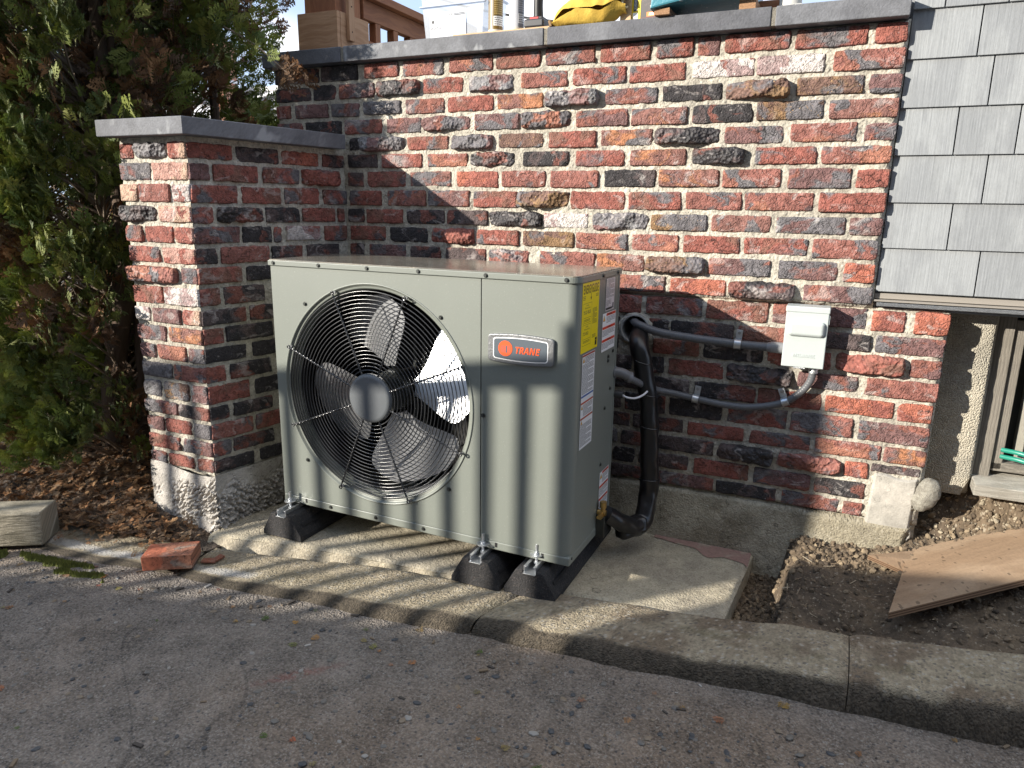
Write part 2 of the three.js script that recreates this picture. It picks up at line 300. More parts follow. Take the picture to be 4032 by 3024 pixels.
// ---------------------------------------------------------------- the clinker brick wall
const SLEEVE = [1.257, 0.577, 0.054];
const wall = thing('brick_wall', 'tall wall of red and black clinker bricks behind the heat pump', 'wall');
{
  layBricks(wall, MAIN_BRICKS.filter(([r]) => r < 12), 11, (m, x, y) => m.position.set(x, y, 0));
  layBricks(wall, MAIN_BRICKS.filter(([r]) => r >= 12), 12, (m, x, y) => m.position.set(x, y, 0), { fill: 0.02 });
  // mortar: an uneven, sandy bed a little behind the brick faces
  const bed = (x0, x1, y0, y1, keep) => {
    const nx = Math.round((x1 - x0) / 0.011), ny = Math.round((y1 - y0) / 0.011);
    const g = grid(nx, ny, (s, t, i, j) => { const x = lerp(x0, x1, s), y = lerp(y0, y1, t), e = i === 0 || i === nx || j === 0 || j === ny; return [x, y, e ? -0.02 : -0.0005 + 0.004 * fbm3(x * 26, y * 40, 3, 3) + 0.003 * noise3(x * 90, y * 90, 8)]; });
    if (keep) { const ix = g.index.array, p = g.attributes.position, o = []; for (let k = 0; k < ix.length; k += 3) { const c = [0, 1, 2].map((q) => [p.getX(ix[k + q]), p.getY(ix[k + q])]); if (c.every(keep)) o.push(ix[k], ix[k + 1], ix[k + 2]); } g.setIndex(o); g.computeVertexNormals(); }
    return g;
  };
  const off = ([x, y]) => Math.hypot(x - SLEEVE[0], y - SLEEVE[1]) > SLEEVE[2] - 0.006;
  mesh('mortar', merge([bed(-0.34, 2.012, 0.70, 1.542), bed(-0.02, 2.226, 0.0, 0.7, off)]), mortarMat, wall);
  const hole = new THREE.Path(); hole.absarc(SLEEVE[0], SLEEVE[1], SLEEVE[2] - 0.002, 0, Math.PI * 2);
  mesh('wall_core', plate([[-0.335, -0.34], [2.222, -0.34], [2.222, 0.704], [2.006, 0.704], [2.006, 1.53], [-0.335, 1.53]], -0.24, -0.022, 0, [hole]), mortarMat, wall);
}
// parged concrete foot of the wall, stained below, with a smooth cement patch at its corner
const concreteTex = (seed, a, b, grit, sz = 1.2) => ctex(768, 768, sz, sz, (u, v) => {
  const s = pf(u, v, 6, 6, seed, 4), m = pf(u, v, 34, 34, seed + 3, 3), f = pf(u, v, 220, 220, seed + 7, 2); let c = mix(a, b, step(-0.28, 0.34, s)); c = mul(c, 1 + 0.26 * m + grit * f);
  if (f > 0.40) c = mix(c, [0.6, 0.57, 0.5], grit); if (f < -0.42) c = mix(c, [0.07, 0.06, 0.055], grit); const cr = Math.abs(pf(u, v, 9, 9, seed + 40, 4)); if (cr < 0.006) c = mul(c, 0.55); return c;
});
const gritBump = gtex(768, 768, 0.6, 0.6, (u, v) => 0.5 + 0.4 * pf(u, v, 150, 150, 41, 3) + 0.3 * pf(u, v, 30, 30, 45, 3));
const footMat = std({ map: concreteTex(200, [0.44, 0.40, 0.31], [0.27, 0.24, 0.175], 0.25), bumpMap: gritBump, bumpScale: 0.005, roughness: 0.95 });
const patchMat = std({ map: concreteTex(230, [0.47, 0.44, 0.39], [0.37, 0.35, 0.31], 0.1, 0.7), bumpMap: gritBump, bumpScale: 0.0012, roughness: 0.85 });
{
  const g = grid(200, 34, (s, t, i, j) => { const x = lerp(-0.02, 2.2 + 0.02 * noise3(0, t * 9, 2), s), y = lerp(-0.42, 0.004, t) + (j === 34 ? 0.006 * noise3(x * 14, 2, 5) : 0), over = step(1.6, 1.9, x) * 0.008; return [x, y, (j === 34 || i === 200 ? -0.02 : 0) + 0.004 + over + 0.005 * fbm3(x * 12, y * 16, 2, 4) + 0.02 * step(-0.06, -0.3, y) * 0.6]; });
  const f = mesh('concrete_foot', g, footMat, wall);
  const pg = grid(24, 30, (s, t, i, j) => { const x = lerp(lerp(2.068, 2.078, t), lerp(2.205, 2.212, t), s), y = lerp(-0.03, 0.168 + 0.006 * Math.sin(s * 7), t), e = i === 0 || j === 0 || i === 24 || j === 30; return [x, y, e ? -0.012 : 0.009 + 0.0016 * fbm3(x * 30, y * 30, 4, 3) - 0.003 * Math.pow(Math.abs(s - 0.5) * 2, 4)]; });
  mesh('cement_patch', pg, patchMat, wall).userData.label = 'smooth grey cement patch at the lower corner';
  // half-cut dark brick above the patch
  const R = rng(77), m = mesh('brick', brickGeometry(0.14, 0.028, R, 'd'), brickMat.d, wall); m.position.set(2.14, 0.184, 0);
}
// ---------------------------------------------------------------- the brick pier that returns towards the drive
const PC = [-0.146, 0.6655], PDIR = [0.21427, -0.97677], PANG = Math.atan2(0.97677, 0.21427); // front corner, direction of the side face
const pier = thing('brick_pier', 'lower clinker brick pier with a slate coping beside the hedge', 'wall');
{
  layBricks(pier, PIER_FRONT_BRICKS, 21, (m, x, y) => m.position.set(x, y, PC[1]));
  layBricks(pier, PIER_SIDE_BRICKS, 22, (m, s, y) => { m.position.set(PC[0] + PDIR[0] * s, y, PC[1] + PDIR[1] * s); m.rotation.y = PANG; });
  const nz = (a, b) => -0.0015 + 0.004 * fbm3(a * 26, b * 40, 13, 3) + 0.0035 * noise3(a * 90, b * 90, 18);
  const n = [Math.sin(PANG), Math.cos(PANG)]; // outward normal of the side face in x,z
  const front = grid(32, 108, (s, t, i) => { const x = lerp(-0.482, PC[0] - 0.002, s), y = lerp(-0.002, 1.214, t); return [x, y, PC[1] + (i === 0 ? -0.02 : nz(x, y))]; });
  const side = grid(62, 108, (s, t) => { const q = lerp(0.001, 0.70, s), y = lerp(-0.002, 1.214, t), d = nz(q + 5, y); return [PC[0] + PDIR[0] * q + n[0] * d, y, PC[1] + PDIR[1] * q + n[1] * d]; }, (s, t) => [s * 0.7 + 0.4, t * 1.2 + 0.2]);
  mesh('mortar', merge([front, side]), mortarMat, pier);
  const core = prism([[-0.474, PC[1] - 0.022], [PC[0] - 0.026, PC[1] - 0.022], [-0.026, -0.05], [-0.33, -0.05]], -0.34, 1.21);
  mesh('pier_core', core, mortarMat, pier);
  // honeycombed concrete foot: pebbles stand out where the paste is missing
  const rough = (a, y) => {
    const c2 = cellsW((a + 40) * 70, (y + 40) * 70, 6);
    const band = step(-0.03, -0.10, y + 0.05 * noise3(a * 13, y * 9, 3)) * step(-0.30, 0.20, fbm3(a * 9 + 7, y * 9, 5, 3) + 0.12);
    return 0.002 + 0.004 * fbm3(a * 18, y * 18, 4, 3) - band * (0.024 * step(0.22, 0.72, c2[0]) - 0.011 * c2[2]) ;
  };
  const fMat = std({ map: concreteTex(260, [0.50, 0.47, 0.43], [0.38, 0.355, 0.32], 0.22, 0.8), bumpMap: gritBump, bumpScale: 0.004, roughness: 0.95 });
  const ff = grid(110, 110, (s, t, i) => { const x = lerp(-0.485, PC[0] + 0.008, s), y = lerp(-0.34, 0.002 + 0.012 * Math.sin(s * 5 + 1), t); return [x, y, PC[1] + 0.006 + rough(x, y) - (i === 0 ? 0.04 : 0)]; });
  const fs = grid(200, 110, (s, t) => { const q = lerp(-0.006, 0.70, s), y = lerp(-0.34, 0.002, t), d = 0.006 + rough(q + 3, y); return [PC[0] + PDIR[0] * q + n[0] * d, y, PC[1] + PDIR[1] * q + n[1] * d]; }, (s, t) => [s * 0.7 + 0.3, t * 0.34]);
  mesh('concrete_foot', merge([ff, fs]), fMat, pier);
}
// ---------------------------------------------------------------- coping stones
const slateMat = std({
  map: ctex(768, 768, 1.1, 1.1, (u, v) => { const s = pf(u, v, 5, 7, 301, 4), m = pf(u, v, 30, 30, 303, 3), f = pf(u, v, 200, 200, 305, 2), st = pf(u, v, 14, 10, 309, 4); let c = mix([0.155, 0.16, 0.175], [0.105, 0.108, 0.122], step(-0.25, 0.3, s)); c = mul(c, 1 + 0.28 * m + 0.22 * f); if (st > 0.34) c = mix(c, [0.42, 0.43, 0.44], clamp((st - 0.34) * 5) * 0.6); return c; }),
  bumpMap: gritBump, bumpScale: 0.0011, roughness: 0.72,
});
{
  const ends = [[-0.36, 0.036], [0.050, 0.890], [0.904, 1.630], [1.643, 2.004]];
  const cop = thing('wall_coping', 'dark slate coping in four lengths along the top of the tall wall', 'coping');
  ends.forEach(([a, b], i) => { const g = new RoundedBoxGeometry(b - a, 0.056, 0.305, 6, 0.003); at(g, (a + b) / 2, 1.565, -0.1025); const uv = g.attributes.uv, p = g.attributes.position; for (let k = 0; k < p.count; k++) uv.setXY(k, p.getX(k) + p.getZ(k) * 0.31, p.getY(k) + p.getZ(k) + i * 0.3); mesh('coping_stone', g, slateMat, cop); });
  for (const x of [0.043, 0.897, 1.6365]) mesh('coping_joint', box(x - 0.007, x + 0.007, 1.539, 1.590, -0.24, 0.046, 0.001), mortarMat, cop);
  const g = prism([[-0.500, 0.728], [-0.089, 0.728], [0.047, 0.052], [-0.38, 0.052]], 1.211, 1.267, 0.003); const p = g.attributes.position, uv = g.attributes.uv; for (let k = 0; k < p.count; k++) uv.setXY(k, p.getX(k) + p.getZ(k) * 0.8, p.getY(k) + p.getZ(k) * 0.7);
  solo('pier_coping', g, slateMat, 'single dark slate slab capping the low brick pier', 'coping');
}
// ---------------------------------------------------------------- grey shingle siding on the house beyond the wall
const shingleMats = [0, 1, 2].map((k) => std({
  map: ctex(384, 384, 0.4, 0.4, (u, v) => { const g = pf(u, v, 150, 6, 401 + k * 9, 3), s = pf(u, v, 7, 4, 411 + k, 3), f = pf(u, v, 150, 60, 421 + k, 2); return mul(mix([0.30, 0.315, 0.325], [0.255, 0.268, 0.28], step(-0.3, 0.3, s)), 1 + 0.13 * g + 0.10 * f + (k - 1) * 0.02); }),
  bumpMap: gtex(384, 384, 0.4, 0.4, (u, v) => 0.5 + 0.5 * pf(u, v, 110, 5, 431 + k, 3)), bumpScale: 0.0009, roughness: 0.82,
}));
const darkGap = std({ color: rgb(0.02, 0.02, 0.022), roughness: 0.9 });
const alu = std({ color: rgb(0.36, 0.33, 0.29), metalness: 0.3, roughness: 0.5 });
const galv = std({ color: rgb(0.62, 0.64, 0.66), metalness: 0.85, roughness: 0.34, bumpMap: gritBump, bumpScale: 0.0004 });
{
  const house = thing('house_siding', 'grey shingle siding of the house meeting the brick wall', 'house wall');
  mesh('house_wrap', box(2.006, 3.6, 0.70, 2.6, -0.22, -0.032, 0.002), std({ color: rgb(0.27, 0.28, 0.29), roughness: 0.9 }), house);
  const lines = [2.093, 1.96, 1.827, 1.694, 1.5605, 1.427, 1.2935, 1.1595, 1.0225, 0.8865, 0.7525];
  const joints = [[2.16, 2.31], [2.24], [2.11, 2.27], [2.092, 2.245], [2.1885], [2.234], [2.167, 2.318], [2.258], [2.1885], [2.278]];
  const R = rng(401);
  for (let r = 0; r < lines.length - 1; r++) {
    const top = lines[r], bot = lines[r + 1], js = [2.012, ...joints[r]]; let x = js[js.length - 1]; while (x < 3.55) { x += [0.152, 0.203, 0.178][Math.floor(R() * 3)]; js.push(Math.min(x, 3.6)); }
    for (let k = 0; k < js.length - 1; k++) {
      const a = js[k] + 0.0018, b = js[k + 1] - 0.0018, th = 0.009, u0 = R() * 3, v0 = R() * 3, lean = 0.008;
      const g = box(a, b, bot + 0.004, top + 0.012, -0.5 * th, 0.5 * th, 0.0012), p = g.attributes.position, uv = g.attributes.uv;
      for (let q = 0; q < p.count; q++) { const t = (p.getY(q) - bot) / (top - bot); p.setZ(q, p.getZ(q) - 0.0165 - lean * t); uv.setXY(q, p.getX(q) + u0, p.getY(q) + v0); } g.computeVertexNormals();
      mesh('shingle', g, shingleMats[Math.floor(R() * 3)], house);
    }
  }
  mesh('starter_strip', box(2.012, 3.6, 0.7335, 0.7505, -0.034, -0.018, 0.001), alu, house);
  mesh('flashing', plate([[2.012, 0.7265], [3.6, 0.7265], [3.6, 0.7315], [2.012, 0.7315]], -0.03, 0.004), alu, house);
  mesh('drip_edge', box(2.02, 3.6, 0.712, 0.7235, -0.03, 0.006, 0.002), std({ color: rgb(0.24, 0.25, 0.26), metalness: 0.4, roughness: 0.5, bumpMap: gritBump, bumpScale: 0.002 }), house);
}
// ---------------------------------------------------------------- recess with the basement window
const stuccoMat = std({ map: ctex(512, 512, 0.5, 0.5, (u, v) => { const c = cells(u, v, 110, 110, 51), f = pf(u, v, 200, 200, 53, 2), s = pf(u, v, 5, 5, 55, 3); return mul(mix([0.46, 0.42, 0.335], [0.38, 0.35, 0.285], step(-0.3, 0.3, s)), 0.82 + 0.28 * c[2] + 0.3 * f); }), bumpMap: gtex(512, 512, 0.5, 0.5, (u, v) => 1 - cells(u, v, 110, 110, 51)[0]), bumpScale: 0.005, roughness: 0.95 });
const oldWood = std({ map: ctex(256, 512, 0.2, 0.8, (u, v) => { const g = pf(u, v, 40, 6, 461, 4), s = pf(u, v, 6, 6, 466, 3); return mul(mix([0.27, 0.245, 0.205], [0.185, 0.165, 0.14], step(-0.2, 0.3, s)), 1 + 0.25 * g); }), bumpMap: brickBump, bumpScale: 0.0012, roughness: 0.85 });
{
  const st = grid(30, 70, (s, t, i, j) => { const x = lerp(2.18, 2.372, s), y = lerp(0.10, 0.716, t), c = 0.03, ex = Math.max(0, x - (2.372 - c)), ey = Math.max(0, 0.13 + c - y); return [x - (ex * ey) * 14, y, -0.10 - (i === 30 ? 0.02 : 0) + 0.0035 * fbm3(x * 34, y * 34, 2, 3) - 0.25 * ex * ex * 20]; });
  const sb = box(2.18, 2.366, 0.10, 0.72, -0.24, -0.112, 0.01);
  solo('stucco_jamb', merge([st, sb]), stuccoMat, 'narrow stucco pier between the brick corner and the basement window', 'wall');
  const win = thing('basement_window', 'weathered basement window under the shingle siding', 'window', [2.37, 0.14, -0.13]);
  mesh('jamb', box(0.0, 0.05, 0.02, 0.58, -0.10, 0.0, 0.003), oldWood, win);
  mesh('frame', merge([box(0.05, 0.082, 0.05, 0.56, -0.10, -0.012, 0.003), box(0.05, 0.85, 0.535, 0.565, -0.10, -0.012, 0.003), box(0.05, 0.85, 0.045, 0.075, -0.10, -0.012, 0.003)]), oldWood, win);
  const paint = std({ color: rgb(0.36, 0.34, 0.285), roughness: 0.6, bumpMap: brickBump, bumpScale: 0.0006 });
  mesh('sash', merge([box(0.115, 0.14, 0.075, 0.53, -0.085, -0.05, 0.003), box(0.14, 0.85, 0.49, 0.53, -0.085, -0.05, 0.003), box(0.14, 0.85, 0.075, 0.105, -0.085, -0.05, 0.003)]), paint, win);
  mesh('pane', box(0.14, 0.85, 0.105, 0.49, -0.070, -0.066, 0.001), phy({ color: rgb(0.10, 0.16, 0.14), roughness: 0.06, metalness: 0, clearcoat: 0.6 }), win);
  mesh('sill', at(box(-0.0, 0.85, -0.02, 0.018, -0.11, 0.09, 0.004), 0, 0.01, 0, 0.06), std({ map: concreteTex(480, [0.56, 0.53, 0.46], [0.42, 0.39, 0.33], 0.2, 0.5), bumpMap: gritBump, bumpScale: 0.003, roughness: 0.9 }), win);
  mesh('room_dark', box(0.05, 0.9, 0.04, 0.57, -0.16, -0.105, 0.002), std({ color: rgb(0.12, 0.12, 0.115), roughness: 0.9 }), win);
  const hose = std({ color: rgb(0.02, 0.24, 0.17), roughness: 0.35 });
  for (let k = 0; k < 2; k++) solo('garden_hose', tube([[2.44, 0.265 - k * 0.022, -0.12], [2.49, 0.268 - k * 0.022, -0.085], [2.56, 0.252 - k * 0.022, -0.06], [2.68, 0.20 - k * 0.02, -0.03]], 0.0075, 30, 10), hose, k ? 'lower green hose running out of the basement window' : 'upper green hose running out of the basement window', 'hose', 'green hoses');
}
// ---------------------------------------------------------------- ground, drive, kerb, pad
const asphaltY = (x) => -0.262 + 0.015 * (clamp(x, -3, 4) - 0.5);
const zFront = (x) => 0.873 - 0.1 * (x - 0.54) + 0.006 * Math.sin(x * 9), zBack = (x) => 0.715 - 0.108 * (x + 0.1);
const KT = [[-3, -0.272], [-0.8, -0.262], [-0.2, -0.252], [0.5, -0.222], [1.1, -0.195], [1.65, -0.177], [2.06, -0.15], [2.43, -0.124], [3.2, -0.09], [4.5, -0.06]];
const kerbTop = (x) => { for (let i = 0; i < KT.length - 1; i++) if (x <= KT[i + 1][0]) return lerp(KT[i][1], KT[i + 1][1], clamp((x - KT[i][0]) / (KT[i + 1][0] - KT[i][0]))); return KT[KT.length - 1][1]; };
const earthMat = std({ map: concreteTex(500, [0.10, 0.082, 0.062], [0.07, 0.057, 0.044], 0.2, 2.5), roughness: 0.95 });
{ const g = new THREE.PlaneGeometry(240, 240).rotateX(-Math.PI / 2).translate(0, -0.36, 0); const uv = g.attributes.uv, p = g.attributes.position; for (let k = 0; k < p.count; k++) uv.setXY(k, p.getX(k), p.getZ(k)); structure('ground', g, earthMat, 'bare ground around the houses'); }
// asphalt: grey with brown mud dragged over the near middle, small stones showing through
const mud = (x, z) => clamp(step(-0.35, 0.45, fbm3(x * 1.6 + 4, z * 1.9, 2, 4) + 0.55 * (1 - clamp(Math.hypot((x - 1.25) / 1.0, (z - 1.25) / 0.75))) - 0.05));
const asphaltBump = gtex(1024, 1024, 0.8, 0.8, (u, v) => { const c = cells(u, v, 130, 130, 71); return 0.5 + 0.35 * pf(u, v, 120, 120, 73, 3) + 0.35 * (0.5 - c[0]) + 0.3 * pf(u, v, 22, 22, 79, 4); });
{
  const X0 = -1.6, X1 = 3.4, Z0 = 0.5, Z1 = 2.6, S = 2048;
  const map = ctex(S, S * 0.5 | 0, X1 - X0, Z1 - Z0, (u, v) => {
    const x = X0 + u * (X1 - X0), z = Z0 + v * (Z1 - Z0), m = mud(x, z), f = noise3(x * 210, z * 210, 1), f2 = noise3(x * 420, z * 420, 4), cl = fbm3(x * 14, z * 14, 6, 3);
    let c = mix([0.185, 0.160, 0.136], [0.190, 0.146, 0.108], m); c = mul(c, 1 + 0.34 * f + 0.36 * f2 + 0.42 * cl);
    if (f2 > 0.62) c = mix(c, [0.34, 0.32, 0.29], 0.55); const st = cellsW(x * 75, z * 75, 9); if (st[0] < 0.22 && st[2] > 0.8) c = mix(c, st[2] > 0.93 ? [0.30, 0.28, 0.25] : [0.04, 0.042, 0.048], 0.75);
    const tr = Math.abs(noise3((x * 0.62 - z) * 6, (x + z) * 1.2, 3)); if (tr < 0.03 && x < 0.9 && z > 1.2) c = mul(c, 0.72);
    const rp = Math.hypot((x - 0.70 - (z - 1.16) * -0.85) / 0.035, (z - 1.19) / 0.12); if (rp < 1 && noise3(x * 120, z * 120, 8) > -0.25) c = mix(c, [0.26, 0.07, 0.055], 0.5 * (1 - rp));
    return c;
  });
  map.wrapS = map.wrapT = THREE.RepeatWrapping; map.repeat.set(1, 1);
  const rough = gtex(1024, 512, 1, 1, (u, v) => { const x = X0 + u * (X1 - X0), z = Z0 + v * (Z1 - Z0); return 0.82 - 0.30 * mud(x, z) * step(-0.1, 0.35, fbm3(x * 7 + 2, z * 5, 9, 4)); });
  rough.repeat.set(1, 1);
  const bump = asphaltBump.clone(); bump.repeat.set((X1 - X0) / 0.8, (Z1 - Z0) / 0.8); bump.needsUpdate = true;
  const mat = std({ map, roughnessMap: rough, roughness: 1, bumpMap: bump, bumpScale: 0.009 });
  const g = grid(420, 180, (s, t) => { const x = lerp(X0, X1, s), z = lerp(Z0, Z1, t); return [x, asphaltY(x) + 0.004 * fbm3(x * 5, z * 5, 1, 3) + 0.009 * mud(x, z) * fbm3(x * 24, z * 24, 5, 4), z]; }, (s, t) => [s, t]);
  const ix = g.index.array; for (let k = 0; k < ix.length; k += 3) { const q = ix[k + 1]; ix[k + 1] = ix[k + 2]; ix[k + 2] = q; } g.computeVertexNormals();
  structure('asphalt_drive', g, mat, 'muddy asphalt drive in front of the kerb');
  const far = grid(60, 40, (s, t) => { const x = lerp(-9, 9, s), z = lerp(0.45, 9, t), inn = x > X0 - 0.35 && x < X1 + 0.35 && z < Z1 + 0.25; return [x, asphaltY(x) - (inn ? 0.03 : 0.003), z]; }, (s, t, q) => [q[0], q[2]]);
  const ix2 = far.index.array; for (let k = 0; k < ix2.length; k += 3) { const q = ix2[k + 1]; ix2[k + 1] = ix2[k + 2]; ix2[k + 2] = q; } far.computeVertexNormals();
  structure('outer_drive', far, std({ map: concreteTex(520, [0.185, 0.160, 0.136], [0.160, 0.140, 0.120], 0.25), bumpMap: asphaltBump, bumpScale: 0.006, roughness: 0.85 }), 'rest of the asphalt drive');
}
// embedded stones and grit on the drive
const stoneGeo = (() => { const g = new THREE.IcosahedronGeometry(1, 1); return jitterGeo(g, 0.22, 1.4, 3); })();
const clodGeo = (() => { const g = new THREE.IcosahedronGeometry(1, 0); jitterGeo(g, 0.42, 1.1, 13); return g; })();
function scatter(name, geo, mat, n, seed, fn, label, parent) {
  const R = rng(seed), im = new THREE.InstancedMesh(geo, mat, n), o = new THREE.Object3D(), c = new THREE.Color(); let k = 0;
  for (let i = 0; i < n * 4 && k < n; i++) { const q = fn(R, i); if (!q) continue; o.position.set(...q.p); o.rotation.set(...(q.r || [R() * 6.3, R() * 6.3, R() * 6.3])); o.scale.set(...q.s); o.updateMatrix(); im.setMatrixAt(k, o.matrix); im.setColorAt(k, c.setRGB(...q.c)); k++; }
  im.count = k; im.name = parent ? name : numbered(name); im.userData.kind = 'stuff'; if (label) im.userData.label = label; im.castShadow = im.receiveShadow = true; (parent || scene).add(im); return im;
}
const matte = std({ color: 0xffffff, roughness: 0.9 }), damp = std({ color: 0xffffff, roughness: 0.45 });
const asphaltAt = (x, z) => asphaltY(x) + 0.004 * fbm3(x * 5, z * 5, 1, 3);
scatter('drive_stones', stoneGeo, damp, 6000, 31, (R) => {
  const x = -1.2 + R() * 4.2, z = 0.86 + R() * 1.5; if (z < zFront(x) + 0.03) return null; const m = mud(x, z); if (R() > 0.18 + 0.8 * m) return null;
  const s = 0.0012 + Math.pow(R(), 5) * 0.0075, t = R(), c = t < 0.34 ? [0.06, 0.064, 0.07] : t < 0.56 ? [0.22, 0.175, 0.125] : t < 0.92 ? [0.15, 0.14, 0.125] : [0.30, 0.285, 0.26];
  return { p: [x, asphaltAt(x, z) + s * 0.12, z], s: [s * (1 + R() * 0.6), s * 0.55, s], r: [0, R() * 6, 0], c };
}, 'small stones showing in the worn drive');
// kerb in lengths with open joints; low and rolled at the left, taller at the right
const kerbMat = std({ map: concreteTex(540, [0.30, 0.265, 0.20], [0.155, 0.13, 0.098], 0.42, 0.9), bumpMap: gtex(1024, 1024, 0.7, 0.7, (u, v) => { const c = cells(u, v, 120, 120, 81); return 0.45 + 0.3 * (c[2] - 0.5) * (0.8 - c[0]) + 0.35 * pf(u, v, 170, 170, 83, 3) + 0.25 * pf(u, v, 14, 14, 85, 3); }), bumpScale: 0.010, roughness: 0.95 });
const paleWorn = (x, t) => t; // profile parameter
{
  const kerb = new THREE.Group(); kerb.name = 'kerb'; kerb.userData = { kind: 'structure', label: 'worn concrete kerb between the drive and the pad' }; scene.add(kerb);
  const S = 1536, X0 = -2.4, X1 = 3.8;
  const map = ctex(S, 256, 1, 1, (u, v) => {
    const x = X0 + u * (X1 - X0), f = noise3(x * 260, v * 40, 1), m = fbm3(x * 13, v * 4, 3, 4), k = cellsW(x * 85, v * 22, 4);
    let c = mix([0.36, 0.305, 0.215], [0.215, 0.165, 0.112], step(-0.3, 0.4, m) * step(0.9, 1.8, x + 0.3 * m) * 0.8 + 0.2 * step(-0.3, 0.4, m)); c = mul(c, 1 + 0.25 * f + 0.3 * (k[2] - 0.5));
    if (k[0] < 0.3 && k[2] > 0.62) c = mix(c, k[2] > 0.8 ? [0.45, 0.42, 0.36] : [0.10, 0.095, 0.09], 0.7);
    // scraped pale nose of the kerb, and the dirt that washes against its face
    const nv = 0.12 + 0.88 * lerp(0.55, 0.72, step(0.6, 2.2, x)), nose = 1 - clamp(Math.abs(v - nv + 0.045 - 0.04 * noise3(x * 3.1, 2, 5)) / 0.085); if (nose > 0) c = mix(c, [0.50, 0.49, 0.47], clamp(nose * 1.6 + 0.7 * m + 0.4 * f) * step(-0.25, 0.1, noise3(x * 2.3, 5, 1) + 0.15) * (x > 1.3 ? 1 : 0.75));
    const dirt = step(nv + 0.03, nv + 0.10, v + 0.05 * m); c = mix(c, mul([0.070, 0.057, 0.042], 1 + 0.5 * f + 0.6 * m), dirt * 0.92);
    const mossy = step(0.05, 0.35, fbm3(x * 7, v * 3, 8, 3)) * step(0.72, 0.5, v) * step(0.3, 0.45, v) * 0.45; c = mix(c, [0.09, 0.085, 0.03], mossy * (x > 1.6 || x < 0 ? 1 : 0.4));
    return c;
  }); map.repeat.set(1, 1);
  const km = kerbMat.clone(); km.map = map; const kb = kerbMat.bumpMap.clone(); kb.repeat.set((X1 - X0) / 0.7, 0.42 / 0.7); kb.needsUpdate = true; km.bumpMap = kb;
  const seg = [[-2.4, -0.108], [-0.098, 1.108], [1.118, 2.041], [2.0435, 3.8]];
  for (const [a, b] of seg) {
    const n = Math.round((b - a) / 0.018), NP = 26;
    const g = grid(n, NP, (s, t, i, j) => {
      let x = lerp(a, b, s); const e = Math.min(x - a, b - x), rnd = e < 0.02 ? Math.pow(1 - e / 0.02, 2) * (a > 1.5 || b > 2 ? 0.005 : 0.012) : 0;
      const zb = zBack(x) + (x < 0.6 ? 0.03 * step(0.6, -0.1, x) : 0), zf = zFront(x), H = kerbTop(x), A = asphaltY(x) - 0.02; let y, z;
      if (t < 0.12) { z = zb; y = lerp(A - 0.1, H - 0.004, t / 0.12); }
      else { const q = (t - 0.12) / 0.88, roll = lerp(0.55, 0.72, step(0.6, 2.2, x)); if (q < roll) { z = lerp(zb, zf - 0.035, q / roll); y = H - 0.010 * Math.pow(q / roll, 3); } else { const w = (q - roll) / (1 - roll); z = zf - 0.035 + 0.035 * Math.sin(w * Math.PI / 2) + 0.014 * w; y = lerp(H - 0.010, A, 1 - Math.cos(w * Math.PI / 2)); } }
      y += 0.007 * fbm3(x * 12, z * 12, 3, 4) - rnd; z += 0.012 * fbm3(x * 9, y * 12, 9, 4);
      x += s === 1 || s === 0 ? 0 : 0; const slant = 0.42 * (z - zb); x -= slant * (a > 1 && a < 2 ? 1 - s : 0) + (b > 1 && b < 1.12 ? slant * s : 0);
      return [x, y, z];
    }, (s, t) => [(lerp(a, b, s) - X0) / (X1 - X0), t]);
    mesh('kerb_stone', flip(g), km, kerb);
  }
}
function flip(g) { const ix = g.index.array; for (let k = 0; k < ix.length; k += 3) { const q = ix[k + 1]; ix[k + 1] = ix[k + 2]; ix[k + 2] = q; } g.computeVertexNormals(); return g; }
